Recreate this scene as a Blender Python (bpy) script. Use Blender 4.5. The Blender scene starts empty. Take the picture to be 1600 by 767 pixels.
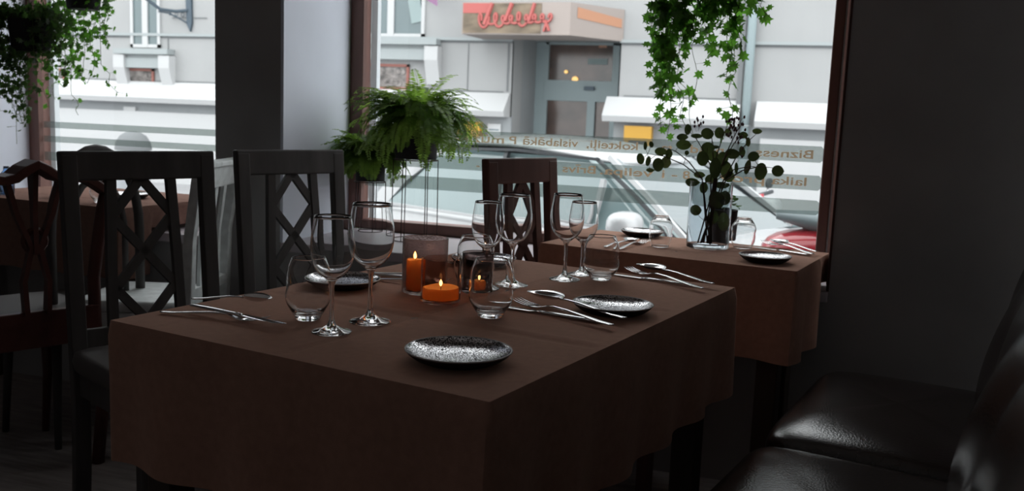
import bpy, math, random
from mathutils import Vector, Matrix, noise

# ------------------------------------------------------------------ camera
S = bpy.context.scene
COL = S.collection
F = 1470.0
CX, CY = 800.0, 383.5
EYE = Vector((0, 0, 1.14))
down = Vector((-.0393, 1, 205.1 / F)).normalized()
wx = -Vector((-3800 - CX, 147 - .0393 * 3800 - CY, F)).normalized()
wx = (wx - down * wx.dot(down)).normalized()
wz = -down
wy = wz.cross(wx)                     # all three in (right, down, forward)


def ray(x, y):
    v = Vector((x - CX, y - CY, F))
    return Vector((wx.dot(v), wy.dot(v), wz.dot(v)))


def at_y(x, y, Y):
    r = ray(x, y)
    return EYE + r * (Y / r.y)


def at_z(x, y, Z=.75):
    r = ray(x, y)
    return EYE + r * ((Z - EYE.z) / r.z)


cam_d = bpy.data.cameras.new('camera')
cam = bpy.data.objects.new('camera', cam_d)
COL.objects.link(cam)
S.camera = cam
right = Vector((wx.x, wy.x, wz.x))
up = -Vector((wx.y, wy.y, wz.y))
back = -Vector((wx.z, wy.z, wz.z))
m = Matrix((right, up, back)).transposed().to_4x4()
m.translation = EYE
cam.matrix_world = m
cam_d.sensor_width = 36
cam_d.lens = 36 * F / 1600
cam_d.clip_start = .02
cam_d.dof.use_dof = True
cam_d.dof.focus_distance = 1.95
cam_d.dof.aperture_fstop = 6.5

# ------------------------------------------------------------------ light
vs = S.view_settings
vs.view_transform = 'Standard'
vs.look = 'None'
vs.exposure = 0.0
vs.gamma = 1.0
vs.use_curve_mapping = False
S.cycles.max_bounces = 14
S.cycles.transmission_bounces = 14
S.cycles.transparent_max_bounces = 24
S.cycles.diffuse_bounces = 4
S.cycles.glossy_bounces = 6
S.cycles.sample_clamp_indirect = 3.0
S.cycles.blur_glossy = .5
S.cycles.use_denoising = True

W = bpy.data.worlds.new('overcast_sky')
S.world = W
W.use_nodes = True
bg = W.node_tree.nodes['Background']
bg.inputs[0].default_value = (.97, .985, 1.0, 1)
bg.inputs[1].default_value = 4.0


def area(name, loc, rot, sx, sy, power, color=(1, 1, 1), portal=False):
    l = bpy.data.lights.new(name, 'AREA')
    l.shape = 'RECTANGLE'
    l.size, l.size_y = sx, sy
    l.energy = power
    l.color = color
    o = bpy.data.objects.new(name, l)
    COL.objects.link(o)
    o.location = loc
    o.rotation_euler = rot
    if portal:
        l.cycles.is_portal = True
    return o


area('window_portal', (-.9, 3.66, 1.45), (math.radians(-90), 0, 0), 1.95, 1.6, 1, portal=True)
area('window_portal', (-2.8, 3.66, 1.45), (math.radians(-90), 0, 0), 1.5, 1.6, 1, portal=True)
# unseen fill lights added to lift the dark interior
area('back_fill', (-1.6, -2.2, 1.35), (math.radians(90), 0, 0), 4.0, 2.2, .95, (1, .98, .97))
area('overhead_fill', (-1.6, .6, 2.7), (0, 0, 0), 3.5, 3.5, 1.6, (1, .98, .97))
area('side_fill', (.15, -1.2, 1.3), (math.radians(90), 0, math.radians(35)), .9, 1.6, .95, (1, .98, .97))

# ------------------------------------------------------------------ materials
MAT = {}


def mat(name, color=(.5, .5, .5), rough=.5, metal=0., spec=.5, trans=0., ior=1.45, coat=0.,
        sheen=0., emit=None, estr=0., noise_amt=0., noise_scale=20., bump=0., bump_scale=60.,
        sss=0., sss_r=(1, .3, .1), stretch=(1, 1, 1)):
    if name in MAT:
        return MAT[name]
    M = bpy.data.materials.new(name)
    M.use_nodes = True
    nt = M.node_tree
    p = nt.nodes['Principled BSDF']
    p.inputs['Base Color'].default_value = (*color, 1)
    p.inputs['Roughness'].default_value = rough
    p.inputs['Metallic'].default_value = metal
    p.inputs['Specular IOR Level'].default_value = spec
    p.inputs['Transmission Weight'].default_value = trans
    p.inputs['IOR'].default_value = ior
    p.inputs['Coat Weight'].default_value = coat
    p.inputs['Sheen Weight'].default_value = sheen
    p.inputs['Sheen Roughness'].default_value = .45
    p.inputs['Sheen Tint'].default_value = (1, .68, .55, 1)
    if sss:
        p.inputs['Subsurface Weight'].default_value = sss
        p.inputs['Subsurface Radius'].default_value = sss_r
        p.inputs['Subsurface Scale'].default_value = .05
    if emit:
        p.inputs['Emission Color'].default_value = (*emit, 1)
        p.inputs['Emission Strength'].default_value = estr
    if noise_amt or bump:
        tc = nt.nodes.new('ShaderNodeTexCoord')
        mp = nt.nodes.new('ShaderNodeMapping')
        mp.inputs['Scale'].default_value = stretch
        nt.links.new(tc.outputs['Object'], mp.inputs[0])
    if noise_amt:
        n = nt.nodes.new('ShaderNodeTexNoise')
        n.inputs['Scale'].default_value = noise_scale
        n.inputs['Detail'].default_value = 4
        nt.links.new(mp.outputs[0], n.inputs['Vector'])
        r = nt.nodes.new('ShaderNodeMapRange')
        r.inputs[1].default_value = .3
        r.inputs[2].default_value = .7
        r.inputs[3].default_value = 1 - noise_amt
        r.inputs[4].default_value = 1 + noise_amt
        nt.links.new(n.outputs['Fac'], r.inputs[0])
        mx = nt.nodes.new('ShaderNodeVectorMath')
        mx.operation = 'SCALE'
        mx.inputs[0].default_value = color
        nt.links.new(r.outputs[0], mx.inputs['Scale'])
        nt.links.new(mx.outputs[0], p.inputs['Base Color'])
    if bump:
        n2 = nt.nodes.new('ShaderNodeTexNoise')
        n2.inputs['Scale'].default_value = bump_scale
        n2.inputs['Detail'].default_value = 3
        nt.links.new(mp.outputs[0], n2.inputs['Vector'])
        b = nt.nodes.new('ShaderNodeBump')
        b.inputs['Strength'].default_value = bump
        b.inputs['Distance'].default_value = .004
        nt.links.new(n2.outputs['Fac'], b.inputs['Height'])
        nt.links.new(b.outputs[0], p.inputs['Normal'])
    MAT[name] = M
    return M


def leaf_mat(name, color, tcolor, w=.5):
    M = bpy.data.materials.new(name)
    M.use_nodes = True
    nt = M.node_tree
    nt.nodes.remove(nt.nodes['Principled BSDF'])
    out = nt.nodes['Material Output']
    d = nt.nodes.new('ShaderNodeBsdfDiffuse')
    d.inputs[0].default_value = (*color, 1)
    t = nt.nodes.new('ShaderNodeBsdfTranslucent')
    t.inputs[0].default_value = (*tcolor, 1)
    tc = nt.nodes.new('ShaderNodeTexCoord')
    n = nt.nodes.new('ShaderNodeTexNoise')
    n.inputs['Scale'].default_value = 14
    nt.links.new(tc.outputs['Object'], n.inputs['Vector'])
    r = nt.nodes.new('ShaderNodeMapRange')
    r.inputs[1].default_value = .3
    r.inputs[2].default_value = .7
    r.inputs[3].default_value = .45
    r.inputs[4].default_value = 1.4
    nt.links.new(n.outputs['Fac'], r.inputs[0])
    mx = nt.nodes.new('ShaderNodeVectorMath')
    mx.operation = 'SCALE'
    mx.inputs[0].default_value = tcolor
    nt.links.new(r.outputs[0], mx.inputs['Scale'])
    nt.links.new(mx.outputs[0], t.inputs[0])
    a = nt.nodes.new('ShaderNodeMixShader')
    a.inputs[0].default_value = w
    nt.links.new(d.outputs[0], a.inputs[1])
    nt.links.new(t.outputs[0], a.inputs[2])
    g = nt.nodes.new('ShaderNodeBsdfGlossy')
    g.inputs['Roughness'].default_value = .35
    b = nt.nodes.new('ShaderNodeMixShader')
    b.inputs[0].default_value = .04
    nt.links.new(a.outputs[0], b.inputs[1])
    nt.links.new(g.outputs[0], b.inputs[2])
    nt.links.new(b.outputs[0], out.inputs[0])
    MAT[name] = M
    return M


def film_mat(name, tint, body, opac, gloss=.05, rough=.02, fres=True):
    """thin sheet: tinted see-through + some scattering body + reflection"""
    M = bpy.data.materials.new(name)
    M.use_nodes = True
    nt = M.node_tree
    nt.nodes.remove(nt.nodes['Principled BSDF'])
    out = nt.nodes['Material Output']
    t = nt.nodes.new('ShaderNodeBsdfTransparent')
    t.inputs[0].default_value = (*tint, 1)
    d = nt.nodes.new('ShaderNodeBsdfDiffuse')
    d.inputs[0].default_value = (*body, 1)
    tl = nt.nodes.new('ShaderNodeBsdfTranslucent')
    tl.inputs[0].default_value = (*body, 1)
    dd = nt.nodes.new('ShaderNodeMixShader')
    nt.links.new(d.outputs[0], dd.inputs[1])
    nt.links.new(tl.outputs[0], dd.inputs[2])
    a = nt.nodes.new('ShaderNodeMixShader')
    a.inputs[0].default_value = opac
    nt.links.new(t.outputs[0], a.inputs[1])
    nt.links.new(dd.outputs[0], a.inputs[2])
    g = nt.nodes.new('ShaderNodeBsdfGlossy')
    g.inputs['Roughness'].default_value = rough
    b = nt.nodes.new('ShaderNodeMixShader')
    if fres:
        fr = nt.nodes.new('ShaderNodeFresnel')
        fr.inputs[0].default_value = 1.45
        nt.links.new(fr.outputs[0], b.inputs[0])
    else:
        b.inputs[0].default_value = gloss
    nt.links.new(a.outputs[0], b.inputs[1])
    nt.links.new(g.outputs[0], b.inputs[2])
    nt.links.new(b.outputs[0], out.inputs[0])
    MAT[name] = M
    return M


mat('dark_paint', (.24, .23, .23), .9, spec=.1, noise_amt=.15, noise_scale=4)
mat('wall_dark', (.38, .37, .37), .95, spec=.05, noise_amt=.1, noise_scale=3)
mat('reveal_paint', (.76, .80, .90), .7, noise_amt=.04, noise_scale=3)
mat('floor_wood', (.30, .26, .25), .55, spec=.3, noise_amt=.3, noise_scale=5, stretch=(1, 8, 1))
mat('ceiling_paint', (.3, .28, .27), .9)
mat('frame_brown', (.17, .085, .07), .45, noise_amt=.2, noise_scale=12, stretch=(1, 1, .1))
mat('frame_matte', (.10, .055, .048), 1.0, spec=0.)
mat('frame_pale', (.6, .64, .66), .5)
mat('sill_paint', (.62, .56, .60), .35, noise_amt=.05, noise_scale=8)
mat('sill_front', (.05, .045, .045), .8)
film_mat('pane_glass', (.96, .985, .98), (.8, .9, .9), .012)
film_mat('frosted_film', (.50, .55, .53), (.22, .25, .24), .32)
film_mat('letter_vinyl', (.6, .45, .3), (.95, .64, .42), .9)
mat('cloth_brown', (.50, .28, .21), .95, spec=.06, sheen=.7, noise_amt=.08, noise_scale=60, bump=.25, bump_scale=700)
mat('cloth_shaded', (.26, .15, .12), .95, spec=.06, noise_amt=.08, noise_scale=60)  # the brown cloth toned down, dimmer light put into its colour
mat('table_wood', (.06, .04, .03), .5)
mat('chair_dark', (.085, .078, .076), .5, spec=.2, noise_amt=.25, noise_scale=18, stretch=(1, 1, .15))
mat('chair_brown', (.14, .07, .06), .4, spec=.4, noise_amt=.3, noise_scale=15, stretch=(1, 1, .15))
mat('chair_red', (.09, .03, .024), .35, spec=.5, noise_amt=.3, noise_scale=15)
mat('chair_white', (.84, .88, .88), .45, noise_amt=.12, noise_scale=30)
mat('seat_dark', (.10, .09, .088), .6)
mat('leather', (.028, .019, .017), .20, spec=.9, noise_amt=.25, noise_scale=40, bump=.15, bump_scale=220)
mat('glass', (1, 1, 1), 0, trans=1, ior=1.47)
mat('smoky_glass', (.62, .49, .46), .04, trans=1, ior=1.2, bump=.15, bump_scale=300)
mat('dark_glass', (.36, .30, .29), 0.0, trans=1, ior=1.2)
mat('amber_glass', (.78, .62, .55), 0.0, trans=1, ior=1.2)
mat('vase_glass', (.76, .80, .83), 0.0, trans=1, ior=1.18)
mat('blue_glass', (.5, .7, .95), 0.05, trans=1, ior=1.3)
mat('steel', (.74, .74, .75), .10, metal=1)
mat('wax', (.95, .70, .45), .5, sss=1.0, sss_r=(1.6, .5, .15))
mat('wick', (.03, .02, .02), .9)
mat('flame', (1, .5, .15), .5, emit=(1, .50, .15), estr=2600)
mat('metal_black', (.02, .02, .02), .4, metal=.3)
mat('wire', (.05, .025, .022), .45, metal=.5)
mat('pot_black', (.018, .017, .018), .6, spec=.3)
mat('soil', (.03, .02, .015), .95)
mat('stem', (.06, .035, .02), .7)
mat('stem_green', (.08, .12, .03), .7)
mat('berry', (.08, .015, .02), .45)
leaf_mat('ivy_leaf', (.04, .10, .02), (.14, .38, .04), .55)
leaf_mat('ivy_leaf_dark', (.03, .06, .02), (.07, .16, .03), .5)
leaf_mat('fern_leaf', (.08, .16, .03), (.32, .52, .08), .55)
leaf_mat('eucalyptus_leaf', (.025, .035, .02), (.055, .08, .02), .4)
# outdoors
mat('facade', (0.265, 0.268, 0.269), .9, noise_amt=.04, noise_scale=1.2)
mat('facade_grey', (0.234, 0.246, 0.254), .9, noise_amt=.05, noise_scale=1.5)
mat('facade_white', (0.390, 0.394, 0.398), .8)
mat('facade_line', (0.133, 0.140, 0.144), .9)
mat('trim_pale', (0.250, 0.273, 0.277), .7)
mat('door_pale', (0.234, 0.289, 0.300), .5)
mat('window_dim', (0.062, 0.094, 0.101), .08, spec=.8)
mat('window_brown', (0.066, 0.039, 0.031), .12, spec=.6, noise_amt=.5, noise_scale=2.5)
mat('curtain', (0.211, 0.265, 0.265), .8)
mat('red_frame', (0.211, 0.078, 0.062), .7)
mat('relief_stone', (0.172, 0.156, 0.148), .8, noise_amt=.6, noise_scale=9, bump=.8, bump_scale=15)
mat('yellow', (0.390, 0.211, 0.023), .6)
mat('plaque_white', (0.429, 0.437, 0.445), .5)
mat('ink', (.05, .1, .12), .6)
mat('pink_fabric', (0.234, 0.117, 0.218), .8)
mat('iron', (.05, .07, .09), .5, metal=.4)
mat('sign_cream', (0.257, 0.218, 0.199), .6)
mat('sign_red', (0.328, 0.078, 0.070), .6)
mat('sign_brown', (0.148, 0.113, 0.078), .7, noise_amt=.55, noise_scale=2.2, stretch=(1, 1, 3))
mat('sign_orange', (0.351, 0.172, 0.101), .6)
mat('asphalt', (.26, .26, .27), .9, noise_amt=.15, noise_scale=3)
mat('pavement', (0.250, 0.250, 0.257), .9, noise_amt=.1, noise_scale=4)
mat('car_white', (0.429, 0.437, 0.445), .25, spec=.6, coat=.6)
mat('car_silver', (0.234, 0.250, 0.265), .3, spec=.6, coat=.6)
mat('car_glass', (.15, .21, .215), .05, spec=1.0)
mat('car_screen', (0.218, 0.242, 0.250), .15, spec=1.0)  # pale base puts the sky's reflection into the windscreen colour
mat('rubber', (.02, .02, .02), .8)
mat('trim_black', (.03, .035, .04), .5)
mat('scooter_red', (0.351, 0.012, 0.023), .25, coat=.7)
mat('scooter_white', (0.390, 0.390, 0.406), .3, coat=.5)
mat('seat_vinyl', (.13, .17, .18), .45)
mat('lamp_glow', (1, .7, .3), .5, emit=(1, .6, .2), estr=.9)


def wax_shell():
    M = bpy.data.materials.new('wax')
    M.use_nodes = True
    nt = M.node_tree
    nt.nodes.remove(nt.nodes['Principled BSDF'])
    d = nt.nodes.new('ShaderNodeBsdfDiffuse')
    d.inputs[0].default_value = (.92, .66, .42, 1)
    t = nt.nodes.new('ShaderNodeBsdfTranslucent')
    t.inputs[0].default_value = (1.0, .62, .30, 1)
    a = nt.nodes.new('ShaderNodeMixShader')
    a.inputs[0].default_value = .6
    nt.links.new(d.outputs[0], a.inputs[1])
    nt.links.new(t.outputs[0], a.inputs[2])
    nt.links.new(a.outputs[0], nt.nodes['Material Output'].inputs[0])
    MAT['wax'] = M


wax_shell()


def speckle_plate():
    """black stoneware with a speckle of shiny glaze grains"""
    M = bpy.data.materials.new('plate_glaze')
    M.use_nodes = True
    nt = M.node_tree
    nt.nodes.remove(nt.nodes['Principled BSDF'])
    tc = nt.nodes.new('ShaderNodeTexCoord')
    n = nt.nodes.new('ShaderNodeTexNoise')
    n.inputs['Scale'].default_value = 300
    n.inputs['Detail'].default_value = 2
    nt.links.new(tc.outputs['Object'], n.inputs['Vector'])
    b = nt.nodes.new('ShaderNodeBump')
    b.inputs['Strength'].default_value = .4
    b.inputs['Distance'].default_value = .0008
    nt.links.new(n.outputs['Fac'], b.inputs['Height'])
    n2 = nt.nodes.new('ShaderNodeTexNoise')
    n2.inputs['Scale'].default_value = 520
    n2.inputs['Detail'].default_value = 1
    nt.links.new(tc.outputs['Object'], n2.inputs['Vector'])
    r = nt.nodes.new('ShaderNodeMapRange')
    r.inputs[1].default_value = .46
    r.inputs[2].default_value = .54
    nt.links.new(n2.outputs['Fac'], r.inputs[0])
    d = nt.nodes.new('ShaderNodeBsdfDiffuse')
    d.inputs[0].default_value = (.015, .014, .014, 1)
    g = nt.nodes.new('ShaderNodeBsdfGlossy')
    g.inputs[0].default_value = (.85, .84, .86, 1)
    g.inputs['Roughness'].default_value = .16
    nt.links.new(b.outputs[0], g.inputs['Normal'])
    a = nt.nodes.new('ShaderNodeMixShader')
    nt.links.new(r.outputs[0], a.inputs[0])
    nt.links.new(d.outputs[0], a.inputs[1])
    nt.links.new(g.outputs[0], a.inputs[2])
    nt.links.new(a.outputs[0], nt.nodes['Material Output'].inputs[0])
    MAT['plate_glaze'] = M


speckle_plate()
mat('plate_black', (.012, .011, .011), .55)
mat('plate_rim', (.42, .38, .37), .35)


# ------------------------------------------------------------------ mesh helpers
class MB:
    def __init__(s):
        s.v = []
        s.f = []

    def add(s, vs_, fs):
        b = len(s.v)
        s.v += [tuple(v) for v in vs_]
        s.f += [tuple(b + i for i in f) for f in fs]
        return s

    def box(s, c, d, rz=0., rx=0., ry=0.):
        M = Matrix.Rotation(rz, 3, 'Z') @ Matrix.Rotation(ry, 3, 'Y') @ Matrix.Rotation(rx, 3, 'X')
        vs_ = []
        for x in (-.5, .5):
            for y in (-.5, .5):
                for z in (-.5, .5):
                    vs_.append(Vector(c) + M @ Vector((x * d[0], y * d[1], z * d[2])))
        return s.add(vs_, [(0, 1, 3, 2), (4, 6, 7, 5), (0, 4, 5, 1), (2, 3, 7, 6), (0, 2, 6, 4), (1, 5, 7, 3)])

    def bx(s, x0, x1, y0, y1, z0, z1):
        return s.box(((x0 + x1) / 2, (y0 + y1) / 2, (z0 + z1) / 2), (abs(x1 - x0), abs(y1 - y0), abs(z1 - z0)))

    def bar(s, a, b, w, t, upv=(0, 0, 1)):
        """rectangular bar from a to b: w across (perp. to upv side), t along upv"""
        a, b = Vector(a), Vector(b)
        d = (b - a).normalized()
        u = Vector(upv)
        sd = d.cross(u)
        if sd.length < 1e-4:
            sd = d.cross(Vector((1, 0, 0)))
        sd.normalize()
        u = sd.cross(d).normalized()
        vs_ = []
        for p in (a, b):
            for i, j in ((-1, -1), (1, -1), (1, 1), (-1, 1)):
                vs_.append(p + sd * i * w / 2 + u * j * t / 2)
        return s.add(vs_, [(3, 2, 1, 0), (4, 5, 6, 7), (0, 1, 5, 4), (1, 2, 6, 5), (2, 3, 7, 6), (3, 0, 4, 7)])

    def strip(s, pts, ws, ts, upv=(0, 0, 1)):
        """rectangular section swept along pts"""
        rings = []
        n = len(pts)
        pts = [Vector(p) for p in pts]
        for i, p in enumerate(pts):
            d = (pts[min(i + 1, n - 1)] - pts[max(i - 1, 0)]).normalized()
            sd = d.cross(Vector(upv)).normalized()
            u = sd.cross(d).normalized()
            w = ws[i] if isinstance(ws, (list, tuple)) else ws
            t = ts[i] if isinstance(ts, (list, tuple)) else ts
            rings.append([p + sd * a * w / 2 + u * b * t / 2 for a, b in ((-1, -1), (1, -1), (1, 1), (-1, 1))])
        return s.rings(rings)

    def rings(s, rings, cap=True, closed=True):
        k = len(rings[0])
        vs_ = [v for r in rings for v in r]
        fs = []
        for i in range(len(rings) - 1):
            for j in range(k if closed else k - 1):
                a, b = i * k + j, i * k + (j + 1) % k
                fs.append((a, b, b + k, a + k))
        if cap and closed:
            fs.append(tuple(reversed(range(k))))
            fs.append(tuple(range((len(rings) - 1) * k, len(rings) * k)))
        return s.add(vs_, fs)

    def tube(s, pts, r, n=8, cap=True):
        pts = [Vector(p) for p in pts]
        rings = []
        prev = None
        for i, p in enumerate(pts):
            d = (pts[min(i + 1, len(pts) - 1)] - pts[max(i - 1, 0)])
            if d.length < 1e-7:
                d = Vector((0, 0, 1))
            d.normalize()
            if prev is None:
                a = d.orthogonal().normalized()
            else:
                a = (prev - d * prev.dot(d))
                a = a.normalized() if a.length > 1e-5 else d.orthogonal().normalized()
            prev = a
            b = d.cross(a)
            rr = r[i] if isinstance(r, (list, tuple)) else r
            rings.append([p + a * rr * math.cos(6.28318 * k / n) + b * rr * math.sin(6.28318 * k / n) for k in range(n)])
        return s.rings(rings, cap)

    def ring(s, c, R, r, n=32, m_=6):
        vs_, fs = [], []
        for i in range(n):
            a = 6.28318 * i / n
            for j in range(m_):
                b = 6.28318 * j / m_
                q = R + r * math.cos(b)
                vs_.append((c[0] + q * math.cos(a), c[1] + q * math.sin(a), c[2] + r * math.sin(b)))
        for i in range(n):
            for j in range(m_):
                fs.append((i * m_ + j, ((i + 1) % n) * m_ + j, ((i + 1) % n) * m_ + (j + 1) % m_, i * m_ + (j + 1) % m_))
        return s.add(vs_, fs)

    def lathe(s, prof, n=40, c=(0, 0, 0)):
        """prof: (r, z) list; r==0 ends become poles"""
        vs_, idx = [], []
        for r, z in prof:
            if r <= 1e-7:
                idx.append([len(vs_)])
                vs_.append((c[0], c[1], c[2] + z))
            else:
                idx.append(list(range(len(vs_), len(vs_) + n)))
                for k in range(n):
                    a = 6.2831853 * k / n
                    vs_.append((c[0] + r * math.cos(a), c[1] + r * math.sin(a), c[2] + z))
        fs = []
        for A, B in zip(idx[:-1], idx[1:]):
            for k in range(n):
                k2 = (k + 1) % n
                if len(A) == 1 and len(B) == 1:
                    continue
                if len(A) == 1:
                    fs.append((A[0], B[k2], B[k]))
                elif len(B) == 1:
                    fs.append((A[k], A[k2], B[0]))
                else:
                    fs.append((A[k], A[k2], B[k2], B[k]))
        return s.add(vs_, fs)

    def prism(s, poly, axis, a, b):
        """2D polygon extruded along axis from a to b. axis 'y': poly=(x,z); 'x': (y,z); 'z': (x,y)"""
        def P(p, t):
            return {'y': (p[0], t, p[1]), 'x': (t, p[0], p[1]), 'z': (p[0], p[1], t)}[axis]
        k = len(poly)
        vs_ = [P(p, a) for p in poly] + [P(p, b) for p in poly]
        fs = [tuple(range(k)), tuple(reversed(range(k, 2 * k)))]
        for i in range(k):
            j = (i + 1) % k
            fs.append((j, i, i + k, j + k))
        return s.add(vs_, fs)

    def blob(s, c, r, e1=.4, e2=.4, nu=32, nv=16):
        """superellipsoid"""
        def pw(x, e):
            return math.copysign(abs(x) ** e, x)
        vs_, fs = [], []
        for i in range(nv + 1):
            ph = -math.pi / 2 + math.pi * i / nv
            for j in range(nu):
                th = 2 * math.pi * j / nu
                vs_.append((c[0] + r[0] * pw(math.cos(ph), e1) * pw(math.cos(th), e2),
                            c[1] + r[1] * pw(math.cos(ph), e1) * pw(math.sin(th), e2),
                            c[2] + r[2] * pw(math.sin(ph), e1)))
        for i in range(nv):
            for j in range(nu):
                fs.append((i * nu + j, i * nu + (j + 1) % nu, (i + 1) * nu + (j + 1) % nu, (i + 1) * nu + j))
        return s.add(vs_, fs)

    def build(s, name, material, parent=None, smooth=False, bevel=0., sub=0, fix=True, angle=None):
        me = bpy.data.meshes.new(name)
        me.from_pydata(s.v, [], s.f)
        me.materials.append(MAT[material] if isinstance(material, str) else material)
        if fix:
            import bmesh
            bm = bmesh.new()
            bm.from_mesh(me)
            bmesh.ops.recalc_face_normals(bm, faces=bm.faces)
            bm.to_mesh(me)
            bm.free()
        if smooth:
            me.shade_smooth()
            if angle:
                try:
                    me.set_sharp_from_angle(angle=math.radians(angle))
                except Exception:
                    pass
        me.update()
        o = bpy.data.objects.new(name, me)
        COL.objects.link(o)
        if parent:
            o.parent = parent
        if bevel:
            b = o.modifiers.new('bevel', 'BEVEL')
            b.width = bevel
            b.segments = 2
            b.limit_method = 'ANGLE'
        if sub:
            q = o.modifiers.new('sub', 'SUBSURF')
            q.levels = q.render_levels = sub
        return o


def tag(o, label=None, cat=None, group=None, kind=None):
    if label:
        o['label'] = label
    if cat:
        o['category'] = cat
    if group:
        o['group'] = group
    if kind:
        o['kind'] = kind
    return o


def thing(name, label, cat, loc=(0, 0, 0), rz=0., group=None):
    o = bpy.data.objects.new(name, None)
    o.empty_display_size = .05
    COL.objects.link(o)
    o.location = loc
    o.rotation_euler = (0, 0, rz)
    return tag(o, label, cat, group)


def struct(o):
    o['kind'] = 'structure'
    return o


KIDS = {}


def copy_tree(o, label=None, loc=None, rz=None, group=None, scale=None, parent=None):
    c = o.copy()
    COL.objects.link(c)
    if parent is not None:
        c.parent = parent
    for ch in list(o.children):
        copy_tree(ch, parent=c)
    if label:
        c['label'] = label
    if loc is not None:
        c.location = loc
    if rz is not None:
        c.rotation_euler = (0, 0, rz)
    if group:
        c['group'] = group
    if scale:
        c.scale = (scale,) * 3 if not isinstance(scale, tuple) else scale
    return c


def R(d):
    return math.radians(d)


# ------------------------------------------------------------------ the room
YI, YG = 2.974, 3.50            # inner wall face, glass plane
SILL = .645
XR0, XR1 = -1.834, .012         # main window opening
XL0, XL1 = -3.484, -2.12        # left window opening
RW = .056                       # right end of the recess
TOP = 2.3
struct(MB().bx(-4.6, 1.6, -2.5, YG + .2, -.06, 0).build('floor', 'floor_wood'))
struct(MB().bx(-4.6, 1.6, -2.5, YG + .2, 2.75, 2.85).build('ceiling', 'ceiling_paint'))
struct(MB().bx(-4.7, -4.6, -2.5, YG + .2, 0, 2.75).build('wall_left', 'wall_dark'))
struct(MB().bx(-4.6, 1.6, -2.6, -2.5, 0, 2.75).build('wall_back', 'dark_paint'))
wf = MB()
wf.bx(-4.6, XL0 - .012, YI, YG + .12, 0, 2.75)
wf.bx(XL1, XR0 - .012, YI, YG + .12, 0, 2.75)
wf.bx(RW, 1.6, YI, YG + .12, 0, 2.75)
wf.bx(XL0 - .012, XL1, YI, YG + .12, 0, SILL - .035)
wf.bx(XR0 - .012, RW, YI, YG + .12, 0, SILL - .035)
wf.bx(XL0 - .012, XL1, YI, YG + .12, TOP, 2.75)
wf.bx(XR0 - .012, RW, YI, YG + .12, TOP, 2.75)
wf.bx(XR1 + .033, RW + .01, YG - .03, YG + .12, SILL - .035, TOP)
struct(wf.build('wall_front', 'wall_dark'))
# right wall runs parallel to the bench
YAW = R(-11.7)
u = Vector((math.sin(R(11.7)), math.cos(R(11.7)), 0))     # along bench
n_ = Vector((math.cos(R(11.7)), -math.sin(R(11.7)), 0))   # towards the wall
wr = MB()
a = n_ * .32 - u * 2.6
b = n_ * .32 + u * 3.04
wr.prism([(a.x, a.y), (b.x, b.y), (b.x + .12, b.y - .02), (a.x + .12, a.y - .02)], 'z', 0, 2.75)
struct(wr.build('wall_right', 'wall_dark'))
struct(MB().bx(RW - .006, RW + .001, YI - .004, YG, SILL, TOP).build('trim_5', 'frame_matte'))
# painted reveals and window boards
struct(MB().bx(XR0 - .012, XR0, YI - .001, YG, SILL, TOP).build('trim_1', 'reveal_paint'))
struct(MB().bx(XL0 - .012, XL0, YI - .001, YG, SILL, TOP).build('trim_2', 'reveal_paint'))
struct(MB().bx(XR0 - .012, RW, YI - .001, YG, SILL - .035, SILL).build('trim_3', 'sill_paint', bevel=.004))
struct(MB().bx(XL0 - .012, XL1, YI - .02, YG, SILL - .035, SILL).build('trim_4', 'sill_paint', bevel=.004))


def window(nm, x0, x1, right_w, strips, xs1):
    w = bpy.data.objects.new(nm, None)
    COL.objects.link(w)
    w.location = (x0, YG, SILL)
    struct(w)

    def L(mb):
        mb.v = [(v[0] - x0, v[1] - YG, v[2] - SILL) for v in mb.v]
        return mb
    f = MB()
    f.bx(x0, x0 + .058, YG - .03, YG + .04, SILL, TOP)
    f.bx(x1 - .002, x1 + right_w, YG - .03, YG + .04, SILL, TOP)
    f.bx(x0, x1 + right_w, YG - .034, YG + .04, SILL, .690)
    f.bx(x0, x1 + right_w, YG - .03, YG + .04, TOP - .07, TOP)
    L(f).build('window_frame', 'frame_brown', w, bevel=.004)
    g = MB()
    g.bx(x0 + .058, x0 + .085, YG + .04, YG + .07, SILL, TOP)
    L(g).build('outer_frame', 'frame_pale', w)
    p = MB()
    p.add([(x0 + .05, YG, .68), (x1 + .01, YG, .68), (x1 + .01, YG, TOP - .06), (x0 + .05, YG, TOP - .06)], [(0, 1, 2, 3)])
    L(p).build('window_pane', 'pane_glass', w, fix=False)
    for z0, z1 in strips:
        q = MB()
        k = .008
        xa, xb = x0 + .062, xs1
        q.add([(xa, YG - .004, z0), (xb - k, YG - .004, z0), (xb, YG - .004, z0 + k), (xb, YG - .004, z1 - k),
               (xb - k, YG - .004, z1), (xa, YG - .004, z1)], [(0, 1, 2, 3, 4, 5)])
        L(q).build('frosted_strip', 'frosted_film', w, fix=False)
    return w


def text_mesh(s, size, shear=0., bold=0.):
    c = bpy.data.curves.new('lettering', 'FONT')
    c.body = s
    c.size = size
    c.shear = shear
    c.offset = bold
    o = bpy.data.objects.new('lettering', c)
    COL.objects.link(o)
    dg = bpy.context.evaluated_depsgraph_get()
    dg.update()
    me = bpy.data.meshes.new_from_object(o.evaluated_get(dg))
    vs_ = [tuple(v.co) for v in me.vertices]
    fs = [tuple(p.vertices) for p in me.polygons]
    bpy.data.objects.remove(o)
    bpy.data.meshes.remove(me)
    return vs_, fs


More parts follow.
